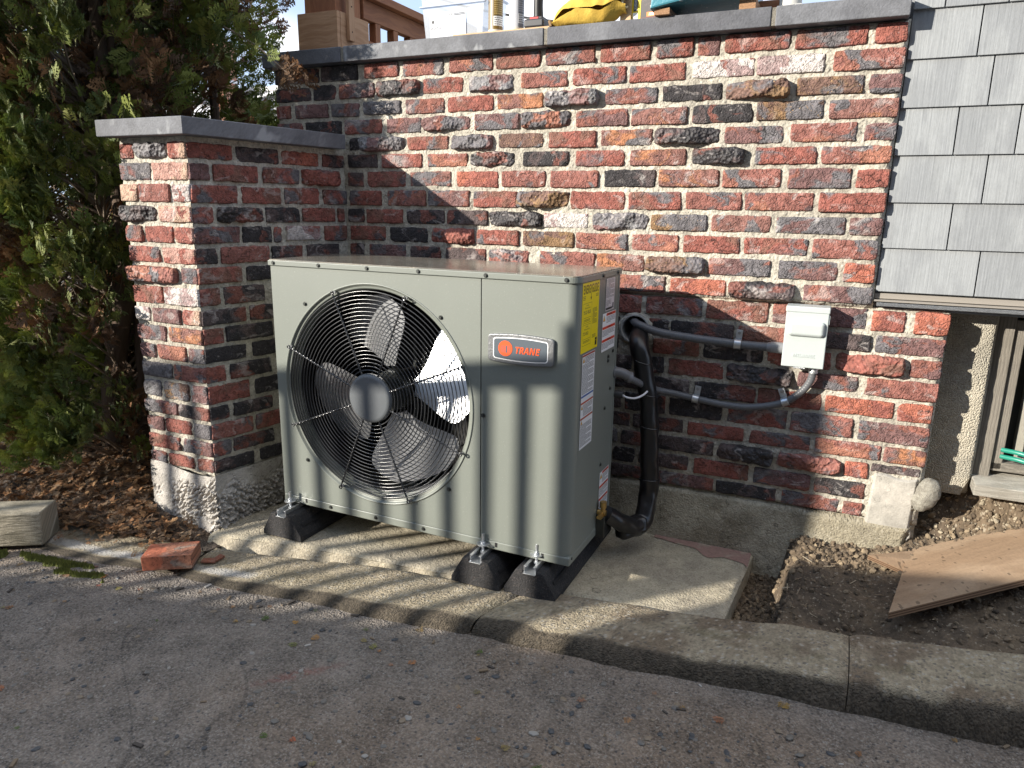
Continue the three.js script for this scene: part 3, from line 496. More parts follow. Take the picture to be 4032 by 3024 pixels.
// equipment pad
{
  const PAD = -0.2, mat = std({ map: concreteTex(560, [0.47, 0.415, 0.305], [0.37, 0.325, 0.245], 0.30, 0.9), bumpMap: gritBump, bumpScale: 0.005, roughness: 0.95 });
  const red = std({ map: ctex(256, 256, 0.4, 0.4, (u, v) => { const f = pf(u, v, 60, 60, 571, 3), m = pf(u, v, 8, 8, 573, 3); return mul(mix([0.33, 0.205, 0.17], [0.38, 0.31, 0.235], step(-0.1, 0.35, m)), 1 + 0.3 * f); }), roughness: 0.95 });
  const pad = thing('concrete_pad', 'pale concrete pad the heat pump stands on', 'pad');
  const top = grid(150, 60, (s, t, i, j) => { const xl = lerp(0.0, -0.155, t), xr = lerp(1.735, 1.702, t), x = lerp(xl, xr, s), z = lerp(0.006, zBack(x) - 0.012, t); const e = j === 60 || i === 150; return [x, PAD - (e ? 0.008 : 0) + 0.0022 * fbm3(x * 9, z * 9, 3, 3) - 0.02 * step(0.25, -0.15, x) * step(0.75, 1, t), z]; }, (s, t, q) => [q[0], q[2]]);
  mesh('pad_top', flip(top), mat, pad);
  const frontFace = grid(150, 8, (s, t) => { const x = lerp(-0.155, 1.702, s), zz = zBack(x) - 0.012; return [x, PAD - 0.008 - 0.02 * step(0.25, -0.15, x) - t * 0.12, zz + t * (0.012 + 0.06 * step(0.7, -0.1, x)) + 0.003 * noise3(x * 30, t * 3, 2)]; }, (s, t, q) => [q[0], q[1] + 0.4]);
  mesh('pad_front', flip(frontFace), mat, pad);
  const right = grid(40, 8, (s, t) => { const z = lerp(0.006, zBack(1.702) - 0.012, s); return [lerp(1.735, 1.702, s) + 0.002 * noise3(z * 30, t * 5, 1), PAD - 0.008 - t * 0.12, z]; }, (s, t, q) => [q[2], q[1] + 0.9]);
  mesh('pad_side', right, mat, pad);
  // traces of red marking paint along the wall edge of the pad
  const st = grid(40, 8, (s, t) => { const x = lerp(1.38, 1.728, s); return [x, PAD + 0.003 + 0.0022 * fbm3(x * 9, 0.5, 3, 3), 0.012 + t * (0.075 + 0.05 * s + 0.03 * noise3(x * 17, 3, 3)) * (0.4 + 0.6 * s)]; }, (s, t, q) => [q[0], q[2]]);
  mesh('paint_trace', flip(st), red, pad);
}
// bare soil to the right, heaped against the wall, with the trench beside the pad
const soilY = (x, z) => {
  const front = kerbTop(x) - 0.012, wallY = x < 1.8 ? -0.19 : x < 1.88 ? lerp(-0.19, -0.10, (x - 1.8) / 0.08) : x < 2.1 ? -0.088 : x < 2.22 ? lerp(-0.085, -0.04, (x - 2.1) / 0.12) : lerp(-0.05, -0.015, clamp((x - 2.22) / 0.3));
  const zb = zBack(x) - 0.0, t = clamp((z + 0.02) / (zb + 0.02)); let y = lerp(wallY, front, Math.pow(t, 0.8));
  if (x < 1.86) { const k = step(1.865, 1.825, x + 0.015 * noise3(z * 18, 2, 1)); y = lerp(y, -0.275, k * step(zb + 0.005, zb - 0.03, z)); }
  y += 0.022 * fbm3(x * 9, z * 9, 4, 3) + 0.012 * fbm3(x * 38, z * 38, 6, 3);
  if (z < -0.03) y += 0.15 * step(-0.03, -0.17, z) * step(2.2, 2.34, x);
  y -= 0.05 * Math.exp(-(Math.pow((x - 2.08) / 0.10, 2) + Math.pow((z - 0.42) / 0.06, 2)));
  return y;
};
const soilMat = std({ map: ctex(1024, 1024, 1.2, 1.2, (u, v) => { const s = pf(u, v, 5, 5, 601, 4), m = pf(u, v, 40, 40, 603, 4), f = pf(u, v, 200, 200, 607, 2); let c = mix([0.155, 0.115, 0.075], [0.088, 0.066, 0.046], step(-0.25, 0.3, s)); c = mul(c, 1 + 0.45 * m + 0.3 * f); if (f > 0.42) c = mix(c, [0.4, 0.35, 0.27], 0.6); return c; }), bumpMap: gtex(1024, 1024, 0.8, 0.8, (u, v) => 0.5 + 0.5 * pf(u, v, 36, 36, 611, 6)), bumpScale: 0.016, roughness: 0.97 });
{
  const g = grid(190, 110, (s, t) => { const x = lerp(1.71, 4.2, Math.pow(s, 1.35)), z = lerp(-0.42, zBack(x) + 0.035, t); return [x, soilY(x, z), z]; }, (s, t, q) => [q[0], q[2]]);
  structure('soil', flip(g), soilMat, 'bare brown soil dug over beside the pad');
  scatter('soil_clods', clodGeo, matte, 9000, 41, (R) => {
    const x = 1.72 + Math.pow(R(), 1.5) * 1.5, z = -0.13 + Math.pow(R(), 1.15) * 0.62; if (z > zBack(x) + 0.01 || (z < 0.012 && x < 2.23)) return null; const near = z < 0.16 || x < 1.86 ? 1 : 0.22; if (R() > near) return null;
    const big = R(), s = 0.0014 + Math.pow(big, 6) * 0.010, t = R(), k = 0.75 + R() * 0.5, c = t < 0.62 ? [0.15 * k, 0.112 * k, 0.074 * k] : t < 0.85 ? [0.24 * k, 0.185 * k, 0.12 * k] : [0.085 * k, 0.064 * k, 0.045 * k];
    return { p: [x, soilY(x, z) + s * 0.35, z], s: [s, s * (0.6 + R() * 0.4), s * (0.8 + R() * 0.4)], c };
  }, 'crumbled clods of soil against the wall');
  scatter('gravel', clodGeo, matte, 900, 43, (R) => { const x = 2.28 + R() * 0.75, z = -0.26 + R() * 0.22; const s = 0.002 + R() * R() * 0.006, k = 0.8 + R() * 0.4; return { p: [x, soilY(x, z) + s * 0.4, z], s: [s * 1.3, s * 0.8, s], c: [0.34 * k, 0.29 * k, 0.21 * k] }; }, 'loose tan gravel below the basement window');
  scatter('straw_bits', new THREE.BoxGeometry(1, 0.04, 0.05), matte, 70, 47, (R) => { const x = 1.75 + R() * 1.1, z = 0.02 + R() * 0.5; if (z > zBack(x)) return null; const s = 0.012 + R() * 0.03; return { p: [x, soilY(x, z) + 0.005, z], s: [s, s, s * 1.4], r: [R() * 0.5 - 0.25, R() * 6, R() * 0.6 - 0.3], c: R() < 0.3 ? [0.42, 0.35, 0.25] : [0.24, 0.18, 0.12] }; }, 'scattered straw and wood chips on the soil');
  // rounded field stone at the corner of the wall
  const st = jitterGeo(new THREE.IcosahedronGeometry(1, 4), 0.10, 1.3, 7); st.scale(0.040, 0.058, 0.036); jitterGeo(st, 0.003, 60, 2);
  const sm_ = solo('field_stone', st, std({ map: concreteTex(620, [0.36, 0.34, 0.285], [0.27, 0.25, 0.21], 0.25, 0.3), bumpMap: gritBump, bumpScale: 0.003, roughness: 0.9 }), 'rounded grey field stone against the corner of the brick wall', 'stone'); sm_.position.set(2.236, 0.116, -0.005); sm_.rotation.z = -0.35;
  // rough mortar ridge on the end of the patch
  const bm = grid(10, 40, (s, t) => { const y = lerp(-0.06, 0.15, t), a = s * Math.PI; return [2.200 + 0.014 * Math.sin(a) * (0.7 + 0.5 * noise3(t * 14, s * 3, 2)), y, 0.002 - 0.05 * (1 - Math.cos(a)) / 2 + 0.010 * noise3(t * 22, s * 4, 6)]; });
  solo('mortar_ridge', bm, patchMat, 'crumbly ridge of mortar beside the round stone', 'mortar');
}
// plywood offcuts
{
  const face = std({ map: ctex(512, 512, 0.8, 0.8, (u, v) => { const g = pf(u, v, 10, 90, 631, 3), s = pf(u, v, 5, 7, 633, 4), f = pf(u, v, 160, 160, 637, 2); let c = mix([0.36, 0.255, 0.165], [0.29, 0.195, 0.12], step(-0.3, 0.3, s)); c = mul(c, 1 + 0.14 * g + 0.14 * f); if (pf(u, v, 70, 40, 641, 2) > 0.46) c = mul(c, 0.5); return c; }), bumpMap: gritBump, bumpScale: 0.0008, roughness: 0.8 });
  const ply = [std({ color: rgb(0.27, 0.17, 0.10), roughness: 0.85 }), std({ color: rgb(0.11, 0.06, 0.035), roughness: 0.9 })];
  const sheet = (name, P, th, label) => { // P: corners [x,y,z] of the top face, counter-clockwise from above
    const o = thing(name, label, 'plywood'); const nL = 5;
    const face3 = (lift) => P.map((p) => V(p[0], p[1] + lift, p[2]));
    const quad = (a, b, c, d) => { const g = new THREE.BufferGeometry(), q = [a, b, c, a, c, d]; g.setAttribute('position', new THREE.Float32BufferAttribute(q.flatMap((v) => [v.x, v.y, v.z]), 3)); const e = b.clone().sub(a), l = e.length(), f = d.clone().sub(a); e.normalize(); g.setAttribute('uv', new THREE.Float32BufferAttribute(q.flatMap((v) => { const w = v.clone().sub(a); const x = w.dot(e); return [x, Math.sqrt(Math.max(0, w.lengthSq() - x * x))]; }), 2)); g.computeVertexNormals(); return g; };
    const T = face3(0), fan = []; for (let k = 1; k < T.length - 1; k++) { const g = new THREE.BufferGeometry(), q = [T[0], T[k], T[k + 1]]; g.setAttribute('position', new THREE.Float32BufferAttribute(q.flatMap((v) => [v.x, v.y, v.z]), 3)); g.setAttribute('uv', new THREE.Float32BufferAttribute(q.flatMap((v) => [v.x * 0.86 - v.z * 0.5, v.z * 0.86 + v.x * 0.5]), 2)); g.computeVertexNormals(); fan.push(g); }
    mesh('top_veneer', merge(fan), face, o);
    for (let l = 0; l < nL; l++) { const A = face3(-th * l / nL), B = face3(-th * (l + 1) / nL), inset = (l % 2) * 0.0012; const cx = T.reduce((s, v) => s + v.x, 0) / T.length, cz = T.reduce((s, v) => s + v.z, 0) / T.length; for (const L of [A, B]) for (const v of L) { const d = Math.hypot(v.x - cx, v.z - cz); v.x += (cx - v.x) / d * inset; v.z += (cz - v.z) / d * inset; } const gs = A.map((v, k) => quad(B[k], B[(k + 1) % A.length], A[(k + 1) % A.length], v)); if (l === nL - 1) { for (let k = 1; k < B.length - 1; k++) gs.push(quad(B[0], B[k + 1], B[k], B[0])); } mesh('ply_layer', merge(gs), ply[l % 2], o); }
    return o;
  };
  sheet('plywood_sheet', [[2.135, -0.085, 0.450], [2.74, 0.042, 0.050], [2.75, 0.100, -0.190], [2.213, -0.068, 0.025]], 0.020, 'large brown plywood sheet lying on the soil by the kerb');
  sheet('plywood_offcut', [[2.086, -0.062, 0.144], [2.20, -0.092, 0.150], [2.34, -0.075, 0.06], [2.26, -0.064, 0.01]], 0.014, 'small pointed plywood offcut under the large sheet');
}
// loose brick on the kerb with two chips beside it
{
  const R = rng(91), m = std({ map: brickSheet(11, [0.36, 0.155, 0.095], [0.42, 0.13, 0.07], [0.27, 0.2, 0.16], { a0: 0.0, b0: 0.16, soft: 0.2, ef: 0.3 }), bumpMap: brickBump, bumpScale: 0.002, roughness: 0.9 });
  const g = new RoundedBoxGeometry(0.168, 0.052, 0.108, 4, 0.0035); jitterGeo(g, 0.0015, 40, 4); const p = g.attributes.position, uv = g.attributes.uv, nn = g.attributes.normal; for (let k = 0; k < p.count; k++) uv.setXY(k, p.getX(k) + 0.2, (Math.abs(nn.getY(k)) > 0.6 ? p.getZ(k) : p.getY(k)) + 0.2);
  const b = solo('loose_brick', g, m, 'loose red brick lying on the kerb at the foot of the pier', 'brick'); b.position.set(-0.125, -0.215, 0.905); b.rotation.set(0.0, 0.56, 0.02);
  for (let k = 0; k < 2; k++) { const c = new RoundedBoxGeometry(0.045 - k * 0.012, 0.008, 0.024, 2, 0.002); jitterGeo(c, 0.004, 50, 5 + k); const o = solo('brick_chip', c, m, k ? 'smaller red brick chip beside the loose brick' : 'larger red brick chip beside the loose brick', 'brick chip'); o.position.set(-0.015 + k * 0.02, -0.236 + k * 0.004, 0.845 - k * 0.025); o.rotation.set(0.1, 0.5 + k, 0.05); }
}
// ---------------------------------------------------------------- the heat pump
const font = await new FontLoader().loadAsync('fonts/droid/droid_sans_bold.typeface.json');
function canvasTex(w, h, draw) { const c = document.createElement('canvas'); c.width = w; c.height = h; const x = c.getContext('2d'); draw(x, w, h); const t = new THREE.CanvasTexture(c); t.colorSpace = THREE.SRGBColorSpace; t.magFilter = THREE.LinearFilter; return t; }
const paintMap = (seed, dust) => ctex(1024, 1024, 0.5, 0.5, (u, v) => { const f = pf(u, v, 260, 260, seed, 1), s = pf(u, v, 4, 4, seed + 3, 3), sc = pf(u, v, 300, 20, seed + 9, 2); let c = mul([0.205, 0.222, 0.196], 1 + 0.05 * s + 0.035 * f); if (f > 0.40) c = mix(c, [0.5, 0.5, 0.46], clamp((f - 0.40) * 10) * dust); if (sc > 0.60) c = mix(c, [0.38, 0.38, 0.36], 0.15 * dust); return c; });
const orange = gtex(512, 512, 0.25, 0.25, (u, v) => 0.5 + 0.5 * pf(u, v, 120, 120, 701, 2));
const paint = phy({ map: paintMap(711, 0.35), roughness: 0.42, metalness: 0.0, bumpMap: orange, bumpScale: 0.00022, clearcoat: 0.25, clearcoatRoughness: 0.25 });
const lidPaint = phy({ map: ctex(1024, 512, 1.15, 0.4, (u, v) => { const f = pf(u, v, 420, 150, 721, 1), st = pf(u, v, 9, 60, 725, 4), s = pf(u, v, 18, 10, 729, 4); let c = [0.16, 0.15, 0.125]; c = mix(c, [0.30, 0.26, 0.20], step(-0.1, 0.5, st + 0.6 * s) * 0.55); if (f > 0.3) c = mix(c, [0.6, 0.55, 0.45], clamp((f - 0.3) * 6) * 0.7); return c; }), roughness: 0.24, clearcoat: 0.5, clearcoatRoughness: 0.12 });
const black = std({ color: rgb(0.012, 0.012, 0.013), roughness: 0.55 });
const wireMat = phy({ color: rgb(0.03, 0.031, 0.034), roughness: 0.28, clearcoat: 0.7, clearcoatRoughness: 0.2 });
const aluBlade = std({ color: rgb(0.66, 0.67, 0.69), metalness: 0.85, roughness: 0.38, bumpMap: gtex(512, 512, 0.3, 0.3, (u, v) => 0.5 + 0.5 * pf(u, v, 200, 5, 741, 2)), bumpScale: 0.0003 });
const steel = std({ color: rgb(0.42, 0.43, 0.44), metalness: 0.9, roughness: 0.3 });
const darkScrew = std({ color: rgb(0.10, 0.105, 0.10), metalness: 0.8, roughness: 0.35 });
const HP = thing('heat_pump', 'olive grey side discharge heat pump with a round fan grille and badge', 'heat pump', [0.0985, -0.0889, 0.57], -0.0177);
{
  const W = 1.1417, H = 0.897, D = 0.39, FC = [0.422, 0.455];
  const uvM = (g, k = 0) => { const p = g.attributes.position, uv = g.attributes.uv, n = g.attributes.normal; for (let i = 0; i < p.count; i++) { const ax = Math.abs(n.getX(i)), ay = Math.abs(n.getY(i)); uv.setXY(i, (ax > 0.7 ? p.getZ(i) : p.getX(i)) + k, ay > 0.7 ? p.getZ(i) : p.getY(i)); } return g; };
  // front panel with the fan opening
  const hole = new THREE.Path(); hole.absarc(FC[0], FC[1], 0.381, 0, Math.PI * 2);
  const front = mesh('front_panel', uvM(plate([[0.0, 0.03], [0.8285, 0.03], [0.8285, 0.877], [0.0, 0.877]], -0.003, 0.0, 0.0006, [hole])), paint, HP);
  const prof = [[0.3835, -0.002], [0.3830, 0.0022], [0.3800, 0.0034], [0.3772, 0.0014], [0.3735, -0.004], [0.3690, -0.006], [0.3655, -0.004], [0.3625, -0.010], [0.3600, -0.030], [0.356, -0.05]].map(([r, z]) => new THREE.Vector2(r, z));
  const lathe = (pr, n = 96) => { const g = new THREE.LatheGeometry(pr, n); g.rotateX(Math.PI / 2); g.translate(FC[0], FC[1], 0); return g; };
  mesh('grille_rim', lathe(prof), paint, front);
  mesh('shroud', lathe([[0.356, -0.05], [0.352, -0.075], [0.354, -0.10], [0.37, -0.115]].map(([r, z]) => new THREE.Vector2(r, z))), black, HP);
  // service panel wraps round the front corner
  const prf = [[0.8315, 0]]; for (let k = 0; k <= 10; k++) { const a = Math.PI / 2 * (1 - k / 10); prf.push([W - 0.034 + 0.034 * Math.cos(a), -0.034 + 0.034 * Math.sin(a)]); } prf.push([W, -0.046]);
  const len = [0]; for (let k = 1; k < prf.length; k++) len.push(len[k - 1] + Math.hypot(prf[k][0] - prf[k - 1][0], prf[k][1] - prf[k - 1][1]));
  const sp = grid(prf.length - 1, 1, (s, t, i) => [prf[i][0], t ? 0.877 : 0.03, prf[i][1]], (s, t) => [len[Math.round(s * (prf.length - 1))] + 0.83, t * 0.85]);
  mesh('service_panel', sp, paint, HP);
  mesh('side_panel', uvM(box(W - 0.004, W - 0.001, 0.014, 0.879, -D + 0.008, -0.0475, 0.001), 0.3), paint, HP);
  mesh('rear_post', uvM(box(W - 0.006, W + 0.0005, 0.014, 0.879, -D, -D + 0.012, 0.001)), paint, HP);
  mesh('left_panel', uvM(box(0.0, 0.003, 0.01, 0.879, -D, -0.0005, 0.001)), paint, HP);
  mesh('back_grille', box(0.0, W, 0.01, 0.879, -D, -D + 0.004, 0.001), black, HP);
  // base pan with a turned-up lip
  const base = mesh('base_pan', uvM(box(-0.001, W + 0.001, 0.0, 0.029, -D, 0.0015, 0.004)), paint, HP);
  for (const x of [0.10, 0.885, 1.048]) mesh('slot', box(x, x + 0.009, 0.010, 0.026, 0.001, 0.0022, 0.0005), black, base);
  // lid
  const r = 0.036, lp = [[-0.004, 0.007], [W + 0.004 - r, 0.007]]; for (let k = 1; k <= 8; k++) { const a = Math.PI / 2 * (1 - k / 8); lp.push([W + 0.004 - r + r * Math.cos(a), 0.007 - r + r * Math.sin(a)]); } lp.push([W + 0.004, -D - 0.004], [-0.004, -D - 0.004]);
  const lid = mesh('lid', uvM(prism(lp, 0.876, 0.894, 0.002)), paint, HP);
  const lt = prism(lp.map(([x, z]) => [clamp(x, 0.0, W), clamp(z, -D, 0.004)]), 0.893, 0.8975, 0.0015), lu = lt.attributes.uv, lpz = lt.attributes.position; for (let i = 0; i < lpz.count; i++) lu.setXY(i, lpz.getX(i), lpz.getZ(i)); mesh('lid_top', lt, lidPaint, lid);
  // inside: coil, motor, blades
  mesh('coil', box(0.01, 0.825, 0.03, 0.87, -D + 0.006, -D + 0.03, 0.002), std({ color: rgb(0.03, 0.03, 0.03), roughness: 0.6, metalness: 0.3 }), HP);
  mesh('partition', box(0.822, 0.826, 0.03, 0.87, -D + 0.03, -0.006, 0.001), black, HP);
  mesh('coil', box(0.006, 0.02, 0.03, 0.87, -D + 0.03, -0.02, 0.002), black, HP);
  mesh('drain_pan', box(0.02, 0.82, 0.0295, 0.034, -D + 0.03, -0.006, 0.001), std({ map: concreteTex(760, [0.34, 0.30, 0.22], [0.2, 0.17, 0.12], 0.3, 0.4), roughness: 0.7 }), HP);
  const fan = mesh('fan_motor', at(cyl(0.058, 0.058, 0.13, 32, 'z'), FC[0], FC[1], -0.20), black, HP);
  mesh('motor_bracket', merge([box(0.395, 0.41, 0.03, 0.87, -0.30, -0.285, 0.002), box(0.434, 0.449, 0.03, 0.87, -0.30, -0.285, 0.002)]), darkScrew, HP);
  const bladeGeo = (ang) => { // a broad pitched paddle
    const g = grid(18, 14, (s, t) => {
      const rr = lerp(0.085, 0.335, t), half = lerp(0.30, 0.62, Math.sin(clamp(t * 1.05) * Math.PI * 0.62)) * (1 - 0.5 * Math.pow(clamp((t - 0.72) / 0.28), 2)), a = (s - 0.42) * 2 * half + 0.12 * t, x = rr * Math.cos(a), y = rr * Math.sin(a), z = -0.36 * y * (1 - 0.25 * t) - 0.25 * y * y + 0.02 * (t - 0.5);
      return [x, y, z];
    });
    g.rotateZ(ang); g.translate(FC[0], FC[1], -0.115); return g;
  };
  for (const a of [8, 98, 188, 278]) { const b = mesh('fan_blade', bladeGeo(THREE.MathUtils.degToRad(a)), aluBlade, HP); }
  mesh('fan_hub', at(cyl(0.075, 0.07, 0.05, 32, 'z'), FC[0], FC[1], -0.115), darkScrew, HP);
  // wire guard: rings and twisted spokes
  const guard = new THREE.Group(); guard.name = 'fan_guard'; HP.add(guard);
  const NR = 21; for (let k = 0; k < NR; k++) { const rr = lerp(0.096, 0.356, k / (NR - 1)), g = new THREE.TorusGeometry(rr, 0.0019, 6, 84); g.translate(FC[0], FC[1], 0.016 - 0.014 * Math.pow(rr / 0.36, 6)); mesh('guard_ring', g, wireMat, guard); }
  for (let k = 0; k < 8; k++) {
    const a = (22.5 + 45 * k) * Math.PI / 180, n = 60, g = new THREE.BoxGeometry(0.29, 0.0062, 0.0030, n, 1, 1), p = g.attributes.position;
    for (let i = 0; i < p.count; i++) { const x = p.getX(i) + 0.145, y = p.getY(i), z = p.getZ(i), q = x * 2 * Math.PI / 0.034; p.setXYZ(i, x + 0.08, y * Math.cos(q) - z * Math.sin(q), y * Math.sin(q) + z * Math.cos(q)); }
    g.computeVertexNormals(); const eye = new THREE.TorusGeometry(0.0055, 0.0022, 6, 14); eye.translate(0.3725, 0, 0);
    const s = merge([g, eye]); s.rotateZ(a); s.translate(FC[0], FC[1], 0.0185); const sp_ = mesh('guard_spoke', s, wireMat, guard);
    const bolt = cyl(0.0052, 0.0048, 0.006, 8, 'z'); bolt.translate(FC[0] + 0.3725 * Math.cos(a), FC[1] + 0.3725 * Math.sin(a), 0.004); mesh('guard_bolt', bolt, steel, guard);
  }
  const hp = [[0, 0.010], [0.070, 0.0095], [0.079, 0.0075], [0.0835, 0.003], [0.0845, -0.004], [0.0845, -0.009], [0, -0.009]].map(([a, b]) => new THREE.Vector2(a, b)); const hg = new THREE.LatheGeometry(hp, 64); hg.rotateX(Math.PI / 2); hg.translate(FC[0], FC[1], 0.020);
  mesh('hub_plate', hg, phy({ color: rgb(0.115, 0.125, 0.135), roughness: 0.4, clearcoat: 0.3, clearcoatRoughness: 0.3 }), guard);
  // screws
  const scr = (x, y, z, face) => { const g = cyl(0.0052, 0.0048, 0.005, 6, 'z'), w = cyl(0.0072, 0.007, 0.0015, 16, 'z'); w.translate(0, 0, -0.002); const m = merge([g, w]); if (face === 'x') m.rotateY(Math.PI / 2); m.translate(x, y, z); mesh('screw', m, darkScrew, HP); };
  for (const [x, y] of [[0.146, 0.751], [0.687, 0.746], [0.121, 0.181], [0.713, 0.178], [0.839, 0.449]]) scr(x, y, 0.0035);
  for (const x of [0.02, 0.217, 0.415, 0.611, 0.848, 1.106]) scr(x, 0.8855, 0.0095);
  for (const x of [0.217, 0.415, 0.612]) scr(x, 0.0155, 0.004);
  for (const [w, v] of [[-0.348, 0.626], [-0.286, 0.442], [-0.30, 0.60], [-0.30, 0.615], [-0.335, 0.50], [-0.27, 0.25], [-0.02, 0.02], [-0.30, 0.02]]) scr(W + 0.001, v, w, 'x');
  for (const w of [-0.20, -0.35]) scr(W + 0.006, 0.885, w, 'x');
  // badge
  const badge = new THREE.Group(); badge.name = 'badge'; HP.add(badge); badge.position.set(0.9665, 0.671, 0.0);
  const pill = (w, h, bow, r) => { const s = new THREE.Shape(), a = w / 2, b = h / 2; s.moveTo(-a + r, -b); s.quadraticCurveTo(0, -b - bow, a - r, -b); s.quadraticCurveTo(a, -b, a, -b + r); s.lineTo(a, b - r); s.quadraticCurveTo(a, b, a - r, b); s.quadraticCurveTo(0, b + bow, -a + r, b); s.quadraticCurveTo(-a, b, -a, b - r); s.lineTo(-a, -b + r); s.quadraticCurveTo(-a, -b, -a + r, -b); return s; };
  const ext = (s, z0, d, bv) => { const g = new THREE.ExtrudeGeometry(s, { depth: d, bevelEnabled: bv > 0, bevelSize: bv, bevelThickness: bv, bevelOffset: -bv, bevelSegments: 3, curveSegments: 24 }); g.translate(0, 0, z0); return g; };
  mesh('badge_body', ext(pill(0.217, 0.083, 0.010, 0.014), 0.001, 0.006, 0.003), phy({ color: rgb(0.22, 0.225, 0.23), metalness: 0.5, roughness: 0.42, bumpMap: gritBump, bumpScale: 0.001 }), badge);
  mesh('badge_border', ext(pill(0.180, 0.064, 0.008, 0.011), 0.0085, 0.0016, 0), std({ color: rgb(0.86, 0.87, 0.88), roughness: 0.4 }), badge);
  mesh('badge_field', ext(pill(0.174, 0.058, 0.008, 0.009), 0.0090, 0.0018, 0), std({ color: rgb(0.085, 0.105, 0.125), roughness: 0.45 }), badge);
  const oj = std({ color: rgb(0.86, 0.10, 0.02), roughness: 0.45 }), slate2 = std({ color: rgb(0.085, 0.105, 0.125), roughness: 0.45 });
  mesh('badge_disc', at(cyl(0.0235, 0.0235, 0.001, 40, 'z'), -0.0485, 0.001, 0.0112), oj, badge);
  const bars = []; for (let k = 0; k < 7; k++) { const y = 0.008 - k * 0.0031, w = 0.0185 - 0.002 * Math.abs(k - 3) * 0.6; bars.push(at(new THREE.BoxGeometry(w + (k % 2) * 0.003, 0.0009, 0.0006), -0.0545 + (k % 2) * 0.001, y, 0.0119), at(new THREE.BoxGeometry(w * 0.75, 0.0009, 0.0006), -0.0385, y + 0.0012, 0.0119)); } bars.push(at(new THREE.BoxGeometry(0.0042, 0.021, 0.0005), -0.0445, -0.0015, 0.0118));
  mesh('badge_stripes', merge(bars), slate2, badge);
  const tg = new TextGeometry('TRANE', { font, size: 0.0195, depth: 0.0012, curveSegments: 4 }); tg.computeBoundingBox(); const tb = tg.boundingBox; tg.translate(-tb.min.x, -(tb.min.y + tb.max.y) / 2, 0); tg.applyMatrix4(new THREE.Matrix4().makeShear(0, 0, 0.2, 0, 0, 0)); tg.scale(0.0795 / (tb.max.x - tb.min.x), 1.05, 1); tg.translate(-0.0155, -0.001, 0.0108);
  mesh('badge_lettering', tg, oj, badge);
  // printed labels on the side
  const lines = (x, X, Y, w, n, dy, col = '#333', jag = 3) => { x.fillStyle = col; const R = rng(Math.round(X * 7 + Y)); for (let k = 0; k < n; k++) { let p = X; const end = X + w * (k % 5 === 4 ? 0.5 : 0.93 + 0.07 * R()); while (p < end) { const l = 4 + R() * 16; x.fillRect(p, Y + k * dy, Math.min(l, end - p), dy * 0.45); p += l + 4; } } };
  const tri = (x, X, Y, s) => { x.fillStyle = '#f4b400'; x.strokeStyle = '#222'; x.lineWidth = 3; x.beginPath(); x.moveTo(X, Y + s); x.lineTo(X + s * 0.6, Y); x.lineTo(X + s * 1.2, Y + s); x.closePath(); x.fill(); x.stroke(); x.fillStyle = '#222'; x.fillRect(X + s * 0.55, Y + s * 0.35, s * 0.1, s * 0.4); };
  const label = (name, w0, w1, v0, v1, draw, lab, k = 2600) => { const w = Math.abs(w1 - w0), h = v1 - v0, t = canvasTex(Math.round(w * k), Math.round(h * k), draw); const m = mesh(name, new THREE.PlaneGeometry(w, h).rotateY(Math.PI / 2).translate(W + 0.0006, (v0 + v1) / 2, (w0 + w1) / 2), phy({ map: t, roughness: 0.45, clearcoat: 0.3 }), HP); m.userData.label = lab; };
  label('energy_label', -0.03, -0.179, 0.668, 0.8745, (x, w, h) => {
    x.fillStyle = '#f2dc10'; x.fillRect(0, 0, w, h); x.fillStyle = '#111'; x.textAlign = 'center'; x.font = 'bold 62px sans-serif'; x.save(); x.translate(w / 2, 84); x.scale(0.80, 1.5); x.fillText('ENERGYGUIDE', 0, 0); x.restore();
    x.fillRect(w * 0.50, 86, 7, 34); x.beginPath(); x.moveTo(w * 0.50 - 12, 116); x.lineTo(w * 0.50 + 19, 116); x.lineTo(w * 0.50 + 3, 142); x.fill(); x.font = '10px sans-serif'; lines(x, 14, 100, 60, 3, 12); lines(x, w - 80, 100, 64, 3, 9);
    x.strokeStyle = '#333'; x.lineWidth = 2; x.strokeRect(30, 158, 190, 150); x.strokeRect(30, 322, 190, 160); x.font = '17px sans-serif'; x.fillText('Cooling', 124, 180); x.fillText('Efficiency Rating', 124, 200); x.fillText('Heating', 124, 344); x.fillText('Efficiency Rating', 124, 364); x.font = 'bold 38px sans-serif'; x.fillText('15.2-18.5', 118, 240); x.fillText('7.5-9.0', 100, 404);
    x.fillRect(40, 268, 170, 2); x.fillRect(40, 432, 170, 2); lines(x, 50, 282, 150, 2, 10); lines(x, 50, 446, 150, 2, 10); lines(x, 245, 210, 110, 14, 9); lines(x, 250, 420, 90, 3, 10); x.fillStyle = '#111'; x.fillRect(w - 62, h - 84, 44, 62); x.fillStyle = '#f2dc10'; x.beginPath(); x.arc(w - 40, h - 48, 16, 3.4, 6); x.strokeStyle = '#f2dc10'; x.lineWidth = 4; x.stroke();
  }, 'bright yellow efficiency label');
  label('rating_label', -0.246, -0.333, 0.769, 0.871, (x, w, h) => { x.fillStyle = '#d9d4d6'; x.fillRect(0, 0, w, h); lines(x, 10, 8, w - 20, 17, 9); x.strokeStyle = '#333'; x.strokeRect(12, 170, w - 90, 62); lines(x, 20, 180, w - 110, 5, 10); x.fillStyle = '#222'; x.fillRect(10, 240, w - 60, 18); x.fillRect(w - 44, 210, 30, 44); }, 'white rating plate covered in small print');
